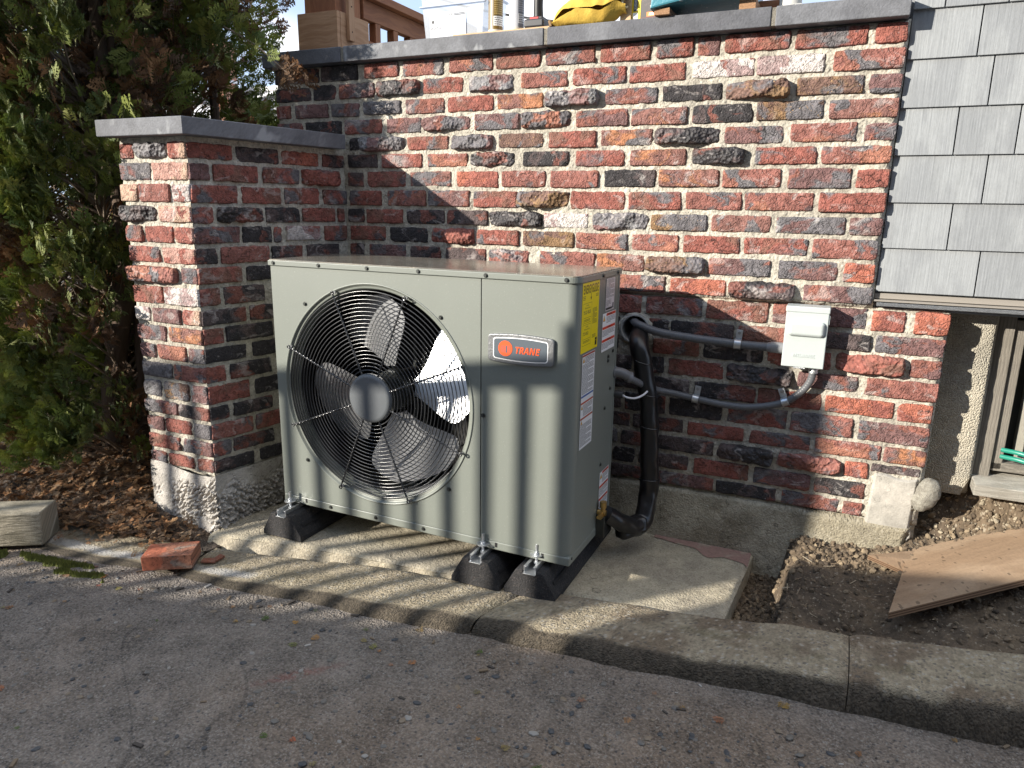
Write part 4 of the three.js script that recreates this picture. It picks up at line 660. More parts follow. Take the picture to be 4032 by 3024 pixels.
  const warnDraw = (bands, icon) => (x, w, h) => { x.fillStyle = '#eceef0'; x.fillRect(0, 0, w, h); const step_ = h / bands; for (let k = 0; k < bands; k++) { const y = k * step_ + 6; x.fillStyle = '#d8431f'; x.fillRect(icon && k === 0 ? w * 0.28 : 6, y, w - (icon && k === 0 ? w * 0.28 + 6 : 12), 22); x.fillStyle = '#222'; for (let q = 0; q < 8; q++) x.fillRect(w * 0.42 + q * 12, y + 6, 8, 11); lines(x, icon && k === 0 ? w * 0.3 : 10, y + 30, w - (icon && k === 0 ? w * 0.3 + 12 : 22), Math.floor((step_ - 42) / 11), 11); } if (icon) tri(x, 12, 18, 46); };
  label('warning_label', -0.223, -0.356, 0.640, 0.763, warnDraw(3, true), 'white label with three orange warning bars');
  label('warning_label', -0.267, -0.363, 0.080, 0.220, warnDraw(3, true), 'low white label with orange warning bars beside the valve');
  label('instruction_label', -0.05, -0.162, 0.365, 0.662, (x, w, h) => { x.fillStyle = '#e4e6e8'; x.fillRect(0, 0, w, h); for (const [y, c] of [[4, '#a5452c'], [0.43 * h, '#2a56a0'], [0.50 * h, '#b5472a'], [0.665 * h, '#a5452c']]) { x.fillStyle = c; x.fillRect(4, y, w - 8, 15); } tri(x, 12, 26, 38); tri(x, 12, 0.53 * h, 32); tri(x, 12, 0.69 * h, 32); lines(x, 66, 26, w - 80, 5, 11, '#222'); lines(x, 12, 84, w - 24, 22, 11, '#222'); lines(x, 60, 0.53 * h, w - 72, 9, 11, '#222'); lines(x, 12, 0.70 * h + 30, w - 24, 17, 11, '#222'); }, 'long white instruction label in dense print');
  // brass service valve and its bracket
  const brass = std({ color: rgb(0.62, 0.42, 0.16), metalness: 0.9, roughness: 0.32 });
  mesh('service_valve', merge([at(cyl(0.012, 0.012, 0.022, 6), W + 0.020, 0.112, -0.262), at(cyl(0.008, 0.008, 0.03, 12), W + 0.020, 0.092, -0.262), at(cyl(0.010, 0.010, 0.03, 12, 'x'), W + 0.016, 0.083, -0.262), at(cyl(0.009, 0.007, 0.026, 12, 'z'), W + 0.018, 0.074, -0.248), at(cyl(0.006, 0.006, 0.04, 10, 'z'), W + 0.018, 0.083, -0.236)]), brass, HP);
  mesh('valve_bracket', box(W, W + 0.03, -0.004, 0.072, -0.335, -0.25, 0.002), darkScrew, HP);
}
// rubber feet with steel channel and bolts
const rubber = std({ map: ctex(512, 512, 0.4, 0.4, (u, v) => { const f = pf(u, v, 140, 140, 801, 2), s = pf(u, v, 9, 9, 803, 3); let c = mul([0.030, 0.029, 0.030], 1 + 0.4 * f + 0.4 * s); if (f > 0.36) c = mix(c, [0.12, 0.095, 0.085], 0.5); return c; }), bumpMap: gtex(512, 512, 0.3, 0.3, (u, v) => 0.5 + 0.4 * pf(u, v, 90, 90, 807, 3)), bumpScale: 0.004, roughness: 0.9 });
for (const [x, z0, turn, label] of [[0.145, 0.650, 0, 'black rubber support foot under the fan end of the heat pump'], [0.942, 0.648, 0.0, 'black rubber support foot just inside the corner foot'], [1.128, 0.640, 0.0, 'black rubber support foot under the labelled end of the heat pump']]) {
  const f = thing('rubber_foot', label, 'support foot', [x, -0.199, z0], turn, 'rubber feet under the heat pump');
  const L = 0.60, pr = [[-0.088, 0], [0.088, 0], [0.088, 0.018], [0.046, 0.090], [0.022, 0.094], [0.021, 0.082], [-0.021, 0.082], [-0.022, 0.094], [-0.046, 0.090], [-0.088, 0.018]];
  const g = plate(pr, -L, 0, 0.003); jitterGeo(g, 0.0012, 60, 3); mesh('rubber_block', g, rubber, f);
  for (const s of [-1, 1]) mesh('side_ridge', at(new RoundedBoxGeometry(0.006, 0.012, L - 0.06, 2, 0.002), s * 0.071, 0.052, -L / 2, 0, 0, s * 0.52), rubber, f);
  mesh('strut_channel', merge([box(-0.0200, 0.0200, 0.0825, 0.0850, -L, 0.004, 0.0005), box(-0.0205, -0.0180, 0.0835, 0.106, -L, -0.004, 0.0005), box(0.0180, 0.0205, 0.0835, 0.106, -L, -0.004, 0.0005), box(-0.0205, -0.011, 0.104, 0.1065, -L, -0.004, 0.0005), box(0.011, 0.0205, 0.104, 0.1065, -L, -0.004, 0.0005)]), galv, f);
  const bz = -0.052; mesh('bolt', merge([at(cyl(0.0048, 0.0048, 0.075, 14), 0.003, 0.125, bz)]), galv, f);
  mesh('washer', at(cyl(0.021, 0.021, 0.0024, 28), 0.003, 0.128, bz), galv, f); mesh('nut', at(cyl(0.0092, 0.0092, 0.008, 6), 0.003, 0.1335, bz), galv, f); mesh('channel_nut', at(cyl(0.010, 0.010, 0.008, 6), 0.003, 0.100, bz), galv, f);
}
// ---------------------------------------------------------------- conduit, sleeve, disconnect box, line set
const pvcGrey = std({ color: rgb(0.135, 0.14, 0.15), roughness: 0.38 });
{
  const [sx, sy, sr] = SLEEVE, s = thing('pipe_sleeve', 'pale plastic pipe sleeve set through the brick wall', 'pipe', [sx, sy, 0]);
  const ring = new THREE.LatheGeometry([[0.046, -0.20], [0.0465, 0.013], [0.0475, 0.0155], [0.0525, 0.0155], [0.0535, 0.013], [0.0535, -0.20]].map(([a, b]) => new THREE.Vector2(a, b)), 48); ring.rotateX(Math.PI / 2); mesh('pipe_wall', ring, std({ map: concreteTex(820, [0.52, 0.51, 0.48], [0.36, 0.35, 0.33], 0.2, 0.3), roughness: 0.7 }), s);
  mesh('pipe_back', at(cyl(0.047, 0.047, 0.004, 32, 'z'), 0, 0, -0.198), darkGap, s);
  const col = grid(60, 8, (a, t) => { const q = a * Math.PI * 2, r = lerp(0.0525, 0.0525 + 0.013 + 0.007 * noise3(Math.cos(q) * 3, Math.sin(q) * 3, 4), t); return [r * Math.cos(q), r * Math.sin(q), lerp(0.0115, -0.004, t * t) + 0.003 * noise3(a * 30, t * 4, 2)]; }); mesh('mortar_collar', flip(col), mortarMat, s);
}
const ribbed = (r, pitch, k) => (t, a, d) => r * (1 + k * Math.sin(d * 2 * Math.PI / pitch));
solo('flexible_conduit', tube([[1.20, 0.60, -0.12], [1.235, 0.603, -0.03], [1.275, 0.598, 0.035], [1.344, 0.580, 0.045], [1.457, 0.567, 0.036], [1.565, 0.560, 0.028], [1.618, 0.557, 0.024], [1.70, 0.557, 0.030], [1.726, 0.558, 0.034]], ribbed(0.0142, 0.009, 0.035), 260, 16), pvcGrey, 'upper grey flexible conduit from the wall sleeve to the disconnect box', 'conduit', 'grey conduits on the wall');
solo('flexible_conduit', tube([[1.262, 0.448, 0.19], [1.30, 0.425, 0.16], [1.335, 0.388, 0.09], [1.37, 0.368, 0.040], [1.415, 0.361, 0.028], [1.494, 0.350, 0.022], [1.583, 0.341, 0.022], [1.663, 0.342, 0.024], [1.739, 0.358, 0.026], [1.788, 0.378, 0.026], [1.833, 0.418, 0.032], [1.856, 0.458, 0.038], [1.862, 0.492, 0.040]], ribbed(0.0118, 0.009, 0.03), 320, 16), pvcGrey, 'lower grey flexible conduit looping from the heat pump up to the disconnect box', 'conduit', 'grey conduits on the wall');
for (const [x, y, r, a, lab] of [[1.617, 0.557, 0.016, -0.04, 'steel one hole strap holding the upper conduit'], [1.492, 0.350, 0.0135, -0.10, 'steel one hole strap at the middle of the lower conduit'], [1.786, 0.377, 0.0135, 0.42, 'steel one hole strap on the bend of the lower conduit']]) {
  const s = thing('conduit_strap', lab, 'strap', [x, y, 0.004], 0, 'conduit straps'); s.rotation.z = a;
  const arc = grid(24, 1, (u, v) => { const q = lerp(-0.25, Math.PI + 0.1, u), Rr = r + 0.0012; return [lerp(-0.010, 0.010, v), Rr * Math.cos(q) * 1, 0.021 + Rr * Math.sin(q) * 1]; }); const arc2 = arc.clone(); jitterGeo(arc2, 0.0001, 10, 1);
  const rim = (xx) => tube(Array.from({ length: 12 }, (_, k) => { const q = lerp(-0.25, Math.PI + 0.1, k / 11); return [xx, (r + 0.0014) * Math.cos(q), 0.021 + (r + 0.0014) * Math.sin(q)]; }), 0.0012, 30, 6);
  mesh('strap_band', merge([arc, rim(-0.010), rim(0.010)]), galv, s);
  mesh('strap_tab', box(-0.0105, 0.0105, r - 0.001, r + 0.032, 0.010, 0.0125, 0.001), galv, s);
  mesh('strap_screw', merge([at(cyl(0.0058, 0.0052, 0.004, 6, 'z'), 0, r + 0.021, 0.0145)]), steel, s);
}
{ // disconnect box
  const b = thing('disconnect_box', 'pale grey electrical disconnect box with a raised cover panel', 'electrical box', [1.827, 0.6055, 0.0]);
  const pm = phy({ color: rgb(0.50, 0.545, 0.535), roughness: 0.40, bumpMap: orange, bumpScale: 0.00025, clearcoat: 0.2, clearcoatRoughness: 0.3 });
  mesh('enclosure', box(-0.0625, 0.0625, -0.0945, 0.0945, 0.006, 0.067, 0.004), pm, b);
  const cov = mesh('cover', box(-0.0635, 0.0635, -0.098, 0.080, 0.064, 0.0755, 0.003), pm, b);
  mesh('top_hood', box(-0.0655, 0.0655, 0.079, 0.0985, 0.004, 0.0775, 0.0035), pm, b);
  const rp = new RoundedBoxGeometry(0.108, 0.049, 0.024, 6, 0.0115); rp.translate(0.001, 0.028, 0.0765); mesh('raised_panel', rp, pm, cov);
  const t = new TextGeometry('MILBANK', { font, size: 0.0105, depth: 0.0011, curveSegments: 3, bevelEnabled: true, bevelSize: 0.0003, bevelThickness: 0.0004, bevelSegments: 1 }); t.computeBoundingBox(); t.translate(-(t.boundingBox.min.x + t.boundingBox.max.x) / 2 + 0.002, -0.064, 0.0752); mesh('embossed_lettering', t, pm, cov);
  mesh('hasp', box(-0.026, 0.010, -0.1025, -0.0975, 0.055, 0.074, 0.001), galv, b);
  mesh('side_hinge', box(0.0633, 0.0665, 0.045, 0.073, 0.058, 0.072, 0.001), pm, b);
  mesh('bottom_fitting', merge([at(cyl(0.017, 0.017, 0.010, 8), 0.035, -0.1005, 0.040), at(cyl(0.0145, 0.0145, 0.014, 20), 0.035, -0.111, 0.040)]), galv, b);
  mesh('side_fitting', merge([at(cyl(0.0185, 0.0185, 0.040, 12, 'x'), -0.0835, -0.047, 0.034), at(cyl(0.015, 0.0185, 0.020, 16, 'x'), -0.105, -0.0475, 0.033)]), std({ color: rgb(0.22, 0.225, 0.235), roughness: 0.35 }), b);
}
{ // elbow and cable gland on the back corner of the unit
  const e = thing('conduit_elbow', 'short grey plastic elbow on the side of the heat pump', 'fitting', [1.243, 0.452, 0.195]);
  mesh('elbow_body', tube([[-0.004, 0.004, 0.01], [0.012, 0.004, 0.006], [0.030, -0.001, -0.004], [0.045, -0.016, -0.022]], 0.0172, 24, 18), std({ color: rgb(0.17, 0.175, 0.185), roughness: 0.35 }), e);
  mesh('elbow_collar', merge([at(cyl(0.0215, 0.0215, 0.012, 8, 'x'), 0.002, 0.004, 0.009), at(cyl(0.0205, 0.0205, 0.014, 8, 'x'), 0.044, -0.015, -0.021, 0, 0.62, -0.45)]), std({ color: rgb(0.19, 0.195, 0.205), roughness: 0.35 }), e);
  const c = thing('cable_gland', 'black cable gland with a white cable on the heat pump', 'fitting', [1.246, 0.3775, 0.195]);
  mesh('gland_washer', at(cyl(0.0155, 0.0155, 0.004, 20, 'x'), -0.004, 0, 0), std({ color: rgb(0.55, 0.42, 0.10), roughness: 0.5 }), c);
  mesh('gland_body', merge([at(cyl(0.0145, 0.0145, 0.014, 6, 'x'), 0.006, 0, 0), at(cyl(0.0145, 0.012, 0.018, 16, 'x'), 0.021, 0, 0)]), std({ color: rgb(0.05, 0.052, 0.055), roughness: 0.4 }), c);
  solo('control_cable', tube([[1.272, 0.377, 0.195], [1.290, 0.369, 0.192], [1.315, 0.366, 0.175], [1.335, 0.374, 0.15], [1.345, 0.385, 0.125]], 0.0036, 30, 8), std({ color: rgb(0.75, 0.76, 0.8), roughness: 0.4 }), 'white cable from the gland to the black wrapped pipe', 'cable');
}
{ // black wrapped line set
  const wrap = phy({ color: rgb(0.010, 0.010, 0.011), roughness: 0.34, clearcoat: 0.35, clearcoatRoughness: 0.3 });
  const l = thing('line_set', 'thick black wrapped refrigerant pipe bending down to the heat pump valve', 'pipe');
  const R0 = 0.0325, fold = (t, a, d) => R0 * (1 + 0.10 * noise3(Math.cos(a) * 1.2, Math.sin(a) * 1.2, d * 16) + 0.05 * noise3(Math.cos(a) * 2.4, Math.sin(a) * 2.4, d * 44)) * lerp(0.93, 1.0, clamp(d * 6));
  mesh('pipe_wrap', tube([[1.25, 0.570, -0.12], [1.268, 0.565, -0.03], [1.283, 0.555, 0.05], [1.297, 0.525, 0.092], [1.315, 0.475, 0.10], [1.326, 0.425, 0.10], [1.339, 0.373, 0.10], [1.346, 0.313, 0.10], [1.352, 0.255, 0.10], [1.356, 0.196, 0.10], [1.360, 0.120, 0.10], [1.364, 0.035, 0.102]], fold, 190, 28), wrap, l);
  const cuff = (t, a, d) => 0.0335 * (1 + 0.13 * noise3(Math.cos(a) * 1.4 + 7, Math.sin(a) * 1.4, d * 26)) * lerp(1.06, 0.9, t);
  mesh('lower_wrap', tube([[1.364, 0.058, 0.102], [1.364, 0.0, 0.104], [1.364, -0.048, 0.120], [1.358, -0.088, 0.150], [1.343, -0.098, 0.195], [1.318, -0.072, 0.240], [1.290, -0.040, 0.280], [1.268, -0.018, 0.306]], cuff, 110, 26), wrap, l);
  const boot = jitterGeo(at(new RoundedBoxGeometry(0.055, 0.060, 0.105, 5, 0.016), 0, 0, 0, 0, -0.75, 0.2), 0.008, 30, 4); boot.translate(1.334, -0.098, 0.205); mesh('taped_end', boot, wrap, l);
  for (const [x, y, z, a] of [[1.314, 0.482, 0.1, -0.25], [1.341, 0.368, 0.1, -0.15], [1.353, 0.25, 0.1, -0.08], [1.364, 0.058, 0.102, 0]]) { const g = new THREE.TorusGeometry(0.0335, 0.0022, 6, 36); g.rotateX(Math.PI / 2); g.rotateZ(a); g.translate(x, y, z); mesh('cable_tie', g, phy({ color: rgb(0.02, 0.02, 0.022), roughness: 0.2, clearcoat: 0.8 }), l); }
}
// ---------------------------------------------------------------- arborvitae hedge
const frondShape = (R, dense) => { // flat spray: a stem with forked scaly side twigs
  const p = [], kite = (x, y, a, l, w, z0, z1) => { const dx = Math.cos(a), dy = Math.sin(a), nx = -dy, ny = dx, mx = x + dx * l * 0.55, my = y + dy * l * 0.55, ex = x + dx * l, ey = y + dy * l; const m0 = [mx + nx * w, my + ny * w, (z0 + z1) / 2 + w * 0.3], m1 = [mx - nx * w, my - ny * w, (z0 + z1) / 2 - w * 0.3]; p.push(x, y, z0, ...m1, ex, ey, z1, x, y, z0, ex, ey, z1, ...m0); };
  kite(0, 0, Math.PI / 2, 1, 0.020, 0, 0.02);
  const n = dense;
  for (let k = 0; k < n; k++) for (const s of [-1, 1]) {
    const y = 0.10 + 0.80 * (k + (s > 0 ? 0.5 : 0)) / n, l = (0.46 * (1 - y) + 0.14) * (0.8 + R() * 0.4), a = Math.PI / 2 - s * (0.80 + R() * 0.25), z = (R() - 0.5) * 0.16;
    kite(0, y, a, l, 0.046, y * 0.02, z);
    for (let q = 0; q < 2; q++) { const f = 0.35 + q * 0.28, sgn = q % 2 ? 1 : -1; kite(Math.cos(a) * l * f, y + Math.sin(a) * l * f, a + sgn * 0.55, l * 0.46, 0.042, z * f, z); }
  }
  const g = new THREE.BufferGeometry(); g.setAttribute('position', new THREE.Float32BufferAttribute(p, 3)); g.setAttribute('uv', new THREE.Float32BufferAttribute(new Float32Array(p.length / 3 * 2), 2)); g.computeVertexNormals(); return g;
};
const fronds = [frondShape(rng(5), 6), frondShape(rng(6), 7), frondShape(rng(7), 5)];
const leafMat = phy({ color: 0xffffff, roughness: 0.75, transmission: 0.22, thickness: 0, side: THREE.DoubleSide });
const deadMat = std({ color: 0xffffff, roughness: 0.9, side: THREE.DoubleSide });
const barkMat = std({ map: ctex(256, 512, 0.25, 0.6, (u, v) => { const g = pf(u, v, 26, 5, 851, 4); return mul([0.115, 0.078, 0.055], 1 + 0.6 * g); }), bumpMap: gtex(256, 512, 0.25, 0.6, (u, v) => 0.5 + 0.5 * pf(u, v, 30, 6, 855, 4)), bumpScale: 0.006, roughness: 0.95 });
const twigMat = std({ color: rgb(0.20, 0.155, 0.115), roughness: 0.9 });
function thinTube(pts, r0, r1, seg = 6, ar = 5) { return tube(pts, (t) => lerp(r0, r1, t), seg, ar, false); }
// one clump of fronds; dir = outward direction of growth
function clumpFronds(R, out, c, dir, rad, n, size, pal) {
  const up = V(0, 1, 0);
  for (let i = 0; i < n; i++) {
    const p = V((R() - 0.5) * 2, (R() - 0.5) * 2, (R() - 0.5) * 2); if (p.lengthSq() > 1) { i--; continue; }
    p.multiplyScalar(rad); p.y *= 1.35; const g = dir.clone().multiplyScalar(0.55 + R() * 0.5).add(up.clone().multiplyScalar(0.05 + R() * 0.75)).add(V((R() - 0.5) * 0.9, (R() - 0.5) * 0.7, (R() - 0.5) * 0.9)).normalize();
    const roll = V(R() - 0.5, (R() - 0.5) * 0.4, R() - 0.5).normalize(), z = roll.sub(g.clone().multiplyScalar(roll.dot(g))).normalize(), x = g.clone().cross(z).normalize();
    const m = new THREE.Matrix4().makeBasis(x, g, z), s = size * (0.6 + R() * 0.75); m.scale(V(s, s, s)); m.setPosition(c[0] + p.x, c[1] + p.y, c[2] + p.z);
    const q = pal[Math.floor(R() * pal.length)], k = 0.75 + R() * 0.5; out.push({ m, c: [q[0] * k, q[1] * k, q[2] * k], v: Math.floor(R() * 3) });
  }
}
function plantFronds(list, mat, name, parent) { for (let v = 0; v < 3; v++) { const l = list.filter((q) => q.v === v), im = new THREE.InstancedMesh(fronds[v], mat, l.length), c = new THREE.Color(); l.forEach((q, i) => { im.setMatrixAt(i, q.m); im.setColorAt(i, c.setRGB(...q.c)); }); im.name = name; im.castShadow = im.receiveShadow = true; im.userData.kind = 'stuff'; parent.add(im); } }
const GREEN = [[0.15, 0.19, 0.026], [0.19, 0.22, 0.032], [0.11, 0.15, 0.026], [0.21, 0.22, 0.04], [0.09, 0.13, 0.026]], SHADEG = GREEN, DEAD = [[0.20, 0.10, 0.045], [0.15, 0.085, 0.045], [0.26, 0.14, 0.06], [0.11, 0.07, 0.045]];
const TREES = [
  // x, z, height, crown radius, label
  [-0.86, 0.06, 2.6, 0.46, 'arborvitae with a bare lower trunk standing behind the brick pier'],
  [-0.98, 0.44, 2.5, 0.44, 'bushy green arborvitae beside the front of the brick pier'],
  [-1.52, 0.34, 2.7, 0.52, 'bright green arborvitae beyond the timber edging'],
  [-1.45, -0.45, 2.8, 0.5, 'dark arborvitae in the shade behind the front trees'],
  [-2.25, -0.1, 2.8, 0.55, 'dense arborvitae farthest along the planting bed'],
];
TREES.forEach(([tx, tz, th, tr, label], ti) => {
  const R = rng(900 + ti), tree = thing('arborvitae_tree', label, 'tree', [tx, -0.2, tz], 0, 'arborvitae hedge');
  const live = [], dead = [], twigs = [], base = V(tx, -0.2, tz);
  const lean = ti === 1 ? 0.16 : 0.05;
  mesh('trunk', tube([[0, -0.08, 0], [0.02, 0.35, 0.01], [lean, 0.95, -0.02], [lean * 1.1, 1.6, 0.0], [lean, th, 0.0]], (t) => lerp(0.052, 0.016, t) * (1 + 0.08 * Math.sin(t * 40)), 40, 12), barkMat, tree);
  if (ti < 2) mesh('second_trunk', tube([[0.10, -0.08, -0.05], [0.13, 0.5, -0.07], [0.18, 1.1, -0.05], [0.20, th * 0.85, -0.02]], (t) => lerp(0.036, 0.012, t), 30, 10), barkMat, tree);
  const nClump = [78, 290, 230, 190, 190][ti];
  for (let k = 0; k < nClump; k++) {
    const h = 0.22 + Math.pow(R(), 0.9) * (th - 0.25), ang = R() * Math.PI * 2, dir = V(Math.cos(ang), 0, Math.sin(ang));
    let rr = tr * (0.72 + 0.38 * R()) * (h < 0.5 ? 0.75 + h * 0.5 : 1) * (1 - 0.25 * clamp((h - 1.8) / 0.9)); rr *= 1 + 0.22 * noise3(ang * 1.7, h * 3.1, ti * 9);
    const toSun = dir.x * -0.66 + dir.z * 0.69, wx = tx + dir.x * rr, wz = tz + dir.z * rr, wy = h - 0.2;
    if (wz < 0.80 && wz > -0.1 && wx > -0.56 + 0.2 * clamp(0.67 - wz) && wy < 1.33) continue;       // the pier stands there
    if (wx > -0.42 && wz > 0.0 && wy < 1.45) continue;
    if (ti === 1 && h > 1.6 && dir.x > -0.2) { rr *= 1.15; }
    if (ti === 0 && wx > -0.62 && wy < 1.5) continue;
    if (noise3(ang * 2.3 + ti * 5, h * 2.6, 4.4) < -0.42) continue;                                        // gaps
    const inner = ti === 0 || ti === 3 ? true : (toSun < -0.35 || (wx > -0.66 && wy < 1.4)), pal = inner ? (R() < 0.45 ? DEAD : SHADEG) : (R() < 0.14 ? DEAD : GREEN);
    clumpFronds(R, pal === DEAD ? dead : live, [wx - tx, h, wz - tz], dir, 0.07 + R() * 0.045, inner ? 26 : 64, inner ? 0.078 : 0.066, pal);
    twigs.push(thinTube([[lean * 0.5, h - 0.22 * rr / tr - 0.05, 0], [dir.x * rr * 0.5, h - 0.10, dir.z * rr * 0.5], [dir.x * rr, h, dir.z * rr]], 0.0065, 0.0015));
  }
  // dead inner twigs and brown sprays
  for (let k = 0; k < 90; k++) {
    const h = 0.12 + R() * (th - 0.5), ang = R() * Math.PI * 2, rr = tr * (0.3 + 0.6 * R()), d = V(Math.cos(ang), 0, Math.sin(ang)), x = d.x * rr, z = d.z * rr; if (tx + x > -0.52 && tz + z > -0.05 && tz + z < 0.8 && h < 1.5) continue;
    twigs.push(thinTube([[lean * 0.4, h * 0.9, 0], [x * 0.45 + (R() - 0.5) * 0.06, h - 0.03 + (R() - 0.5) * 0.1, z * 0.45], [x, h + (R() - 0.35) * 0.22, z]], 0.005, 0.001));
    if (R() < 0.75) clumpFronds(R, dead, [x, h, z], d, 0.05, 10, 0.065, DEAD);
  }
  if (ti === 0) { // the drooping bough that reaches out over the wall
    for (const b of [[[0.1, 1.75, 0.1], [0.36, 1.88, 0.14], [0.60, 1.80, 0.16], [0.80, 1.66, 0.16]], [[0.08, 1.95, 0.12], [0.30, 2.12, 0.2], [0.48, 2.10, 0.24], [0.60, 2.02, 0.25]], [[0.1, 2.1, 0.1], [0.25, 2.25, 0.12], [0.4, 2.25, 0.12], [0.55, 2.18, 0.1]]]) {
      twigs.push(thinTube(b, 0.008, 0.0015, 14, 6)); const cv = new THREE.CatmullRomCurve3(b.map((q) => V(...q)));
      for (let k = 0; k < 15; k++) { const t = 0.15 + 0.85 * k / 14, c = cv.getPointAt(t), d = cv.getTangentAt(t); clumpFronds(R, t > 0.86 ? dead : live, [c.x, c.y, c.z], d, 0.045, 5, 0.07, t > 0.86 ? DEAD : SHADEG); }
    }
    for (const q of [[0.20, 1.80, -0.05], [0.16, 1.95, 0.05], [0.30, 2.0, 0.05], [0.05, 2.05, 0.2], [0.2, 2.3, 0.1], [-0.1, 1.8, 0.2], [-0.1, 2.1, 0.2], [0.1, 1.62, -0.1], [0.0, 1.5, -0.1]]) clumpFronds(R, live, q, V(0.6, 0, 0.3), 0.12, 26, 0.075, SHADEG);
  }
  mesh('branches', merge(twigs), twigMat, tree);
  plantFronds(live, leafMat, 'foliage', tree); plantFronds(dead, deadMat, 'dead_foliage', tree);
});
// ---------------------------------------------------------------- planting bed, edging, litter, moss
const bedY = (x, z) => -0.252 + 0.15 * step(0.95, 0.30, z) * step(-0.35, -0.75, x) + 0.06 * step(0.95, 0.72, z) * step(-0.15, -0.5, x) + 0.02 * fbm3(x * 9, z * 9, 2, 3) + 0.012 * fbm3(x * 30, z * 30, 5, 2);
{
  const g = grid(130, 100, (s, t) => { const x = lerp(-4, -0.085, 1 - Math.pow(1 - s, 1.5)), z = lerp(-2.2, zBack(x) + 0.07, Math.pow(t, 0.6)); return [x, bedY(x, z), z]; }, (s, t, q) => [q[0], q[2]]);
  structure('planting_bed', flip(g), std({ map: concreteTex(870, [0.085, 0.06, 0.042], [0.05, 0.037, 0.028], 0.3, 0.8), bumpMap: soilMat.bumpMap, bumpScale: 0.018, roughness: 0.97 }), 'dark planting bed under the hedge');
  const lit = []; const R = rng(95);
  for (let k = 0; k < 9000; k++) {
    const x = -1.6 + Math.pow(R(), 0.65) * 1.40, z = 0.2 + Math.pow(R(), 0.75) * 0.8; if (x > -0.50 && z < 0.70) continue; if (x > -0.44 && R() < 0.5) continue;
    const zE = zBack(x) + 0.10; if (z > zE + (R() < 0.12 ? 0.06 : 0)) continue; if (x < -0.70 && z > 1.0 - (x + 0.7) * 0.6) continue;
    const m = new THREE.Matrix4().makeRotationFromEuler(new THREE.Euler(-Math.PI / 2 + (R() - 0.5) * 1.9, 0, R() * 6.28, 'YXZ')), s = 0.014 + R() * 0.026; m.premultiply(new THREE.Matrix4().makeRotationY(R() * 6.28)); m.scale(V(s, s, s)); m.setPosition(x, bedY(x, z) + 0.004 + R() * 0.012, z);
    const q = [[0.30, 0.15, 0.065], [0.20, 0.115, 0.06], [0.36, 0.21, 0.10], [0.13, 0.085, 0.055], [0.24, 0.17, 0.11]][Math.floor(R() * 5)], kk = 0.7 + R() * 0.6; lit.push({ m, c: q.map((v) => v * kk), v: Math.floor(R() * 3) });
  }
  const o = new THREE.Group(); o.name = 'leaf_litter'; o.userData = { kind: 'stuff', label: 'rusty brown arborvitae litter covering the bed' }; scene.add(o); plantFronds(lit, deadMat, 'litter_sprays', o);
  // scattered sprigs on the drive
  const sp = []; for (let k = 0; k < 95; k++) { const x = -0.9 + Math.pow(R(), 1.6) * 3.2, z = zFront(x) + 0.02 + Math.pow(R(), 1.7) * 1.1; const m = new THREE.Matrix4().makeRotationFromEuler(new THREE.Euler(-Math.PI / 2 + (R() - 0.5) * 0.2, 0, 0)); m.premultiply(new THREE.Matrix4().makeRotationY(R() * 6.28)); const s = 0.012 + R() * 0.026; m.scale(V(s, s, s)); m.setPosition(x, asphaltAt(x, z) + 0.004, z); const green = R() < 0.16; sp.push({ m, c: green ? [0.08, 0.12, 0.03] : [0.34, 0.19, 0.085].map((v) => v * (0.6 + R() * 0.6)), v: Math.floor(R() * 3) }); }
  const o2 = new THREE.Group(); o2.name = 'fallen_sprigs'; o2.userData = { kind: 'stuff', label: 'small dry hedge sprigs scattered on the drive' }; scene.add(o2); plantFronds(sp, deadMat, 'sprigs', o2);
  scatter('drive_debris', new THREE.BoxGeometry(1, 0.16, 0.32), matte, 150, 97, (R2) => { const x = -1.1 + R2() * 3.6, z = zFront(x) + 0.015 + Math.pow(R2(), 2.0) * 1.0; const s = 0.005 + Math.pow(R2(), 3) * 0.024, t = R2(); return { p: [x, asphaltAt(x, z) + s * 0.1 + 0.001, z], s: [s, s, s], r: [0, R2() * 6, 0], c: t < 0.5 ? [0.07, 0.06, 0.052] : t < 0.8 ? [0.20, 0.15, 0.10] : [0.42, 0.40, 0.37] }; }, 'bark chips and bits of debris on the drive');
  // timber-like concrete edging and moss
  const eg = jitterGeo(new RoundedBoxGeometry(1.5, 0.13, 0.13, 6, 0.006), 0.004, 22, 3), ep = eg.attributes.position, eu = eg.attributes.uv; for (let k = 0; k < ep.count; k++) eu.setXY(k, ep.getX(k), ep.getY(k) + ep.getZ(k));
  const e = solo('edging_block', eg, std({ map: concreteTex(880, [0.34, 0.30, 0.225], [0.22, 0.195, 0.14], 0.3, 0.5), bumpMap: gtex(512, 512, 0.5, 0.5, (u, v) => 0.5 + 0.5 * pf(u, v, 12, 90, 883, 4)), bumpScale: 0.004, roughness: 0.95 }), 'weathered grey edging block along the planting bed', 'edging'); e.position.set(-1.37, -0.195, 1.325); e.rotation.y = 0.54;
  scatter('moss', new THREE.ConeGeometry(0.5, 1.6, 4), matte, 5200, 99, (R2) => { const x = -1.05 + R2() * 0.78, z = 1.075 - 0.115 * (x + 0.65) + (R2() - 0.5) * 0.075 - (x < -0.75 ? 0.0 : 0.0); if (noise3(x * 9, z * 22, 2) + noise3(x * 30, z * 30, 6) * 0.5 < -0.02 + (x + 0.5) * 0.6) return null; const s = 0.006 + R2() * 0.006, k = 0.8 + R2() * 0.8; return { p: [x, mossBase(x, z) + s * 0.4, z], s: [s, s * (0.8 + R2()), s], r: [(R2() - 0.5) * 0.7, R2() * 6, (R2() - 0.5) * 0.7], c: [0.075 * k, 0.085 * k, 0.014 * k] }; }, 'olive green moss growing on the kerb');
}
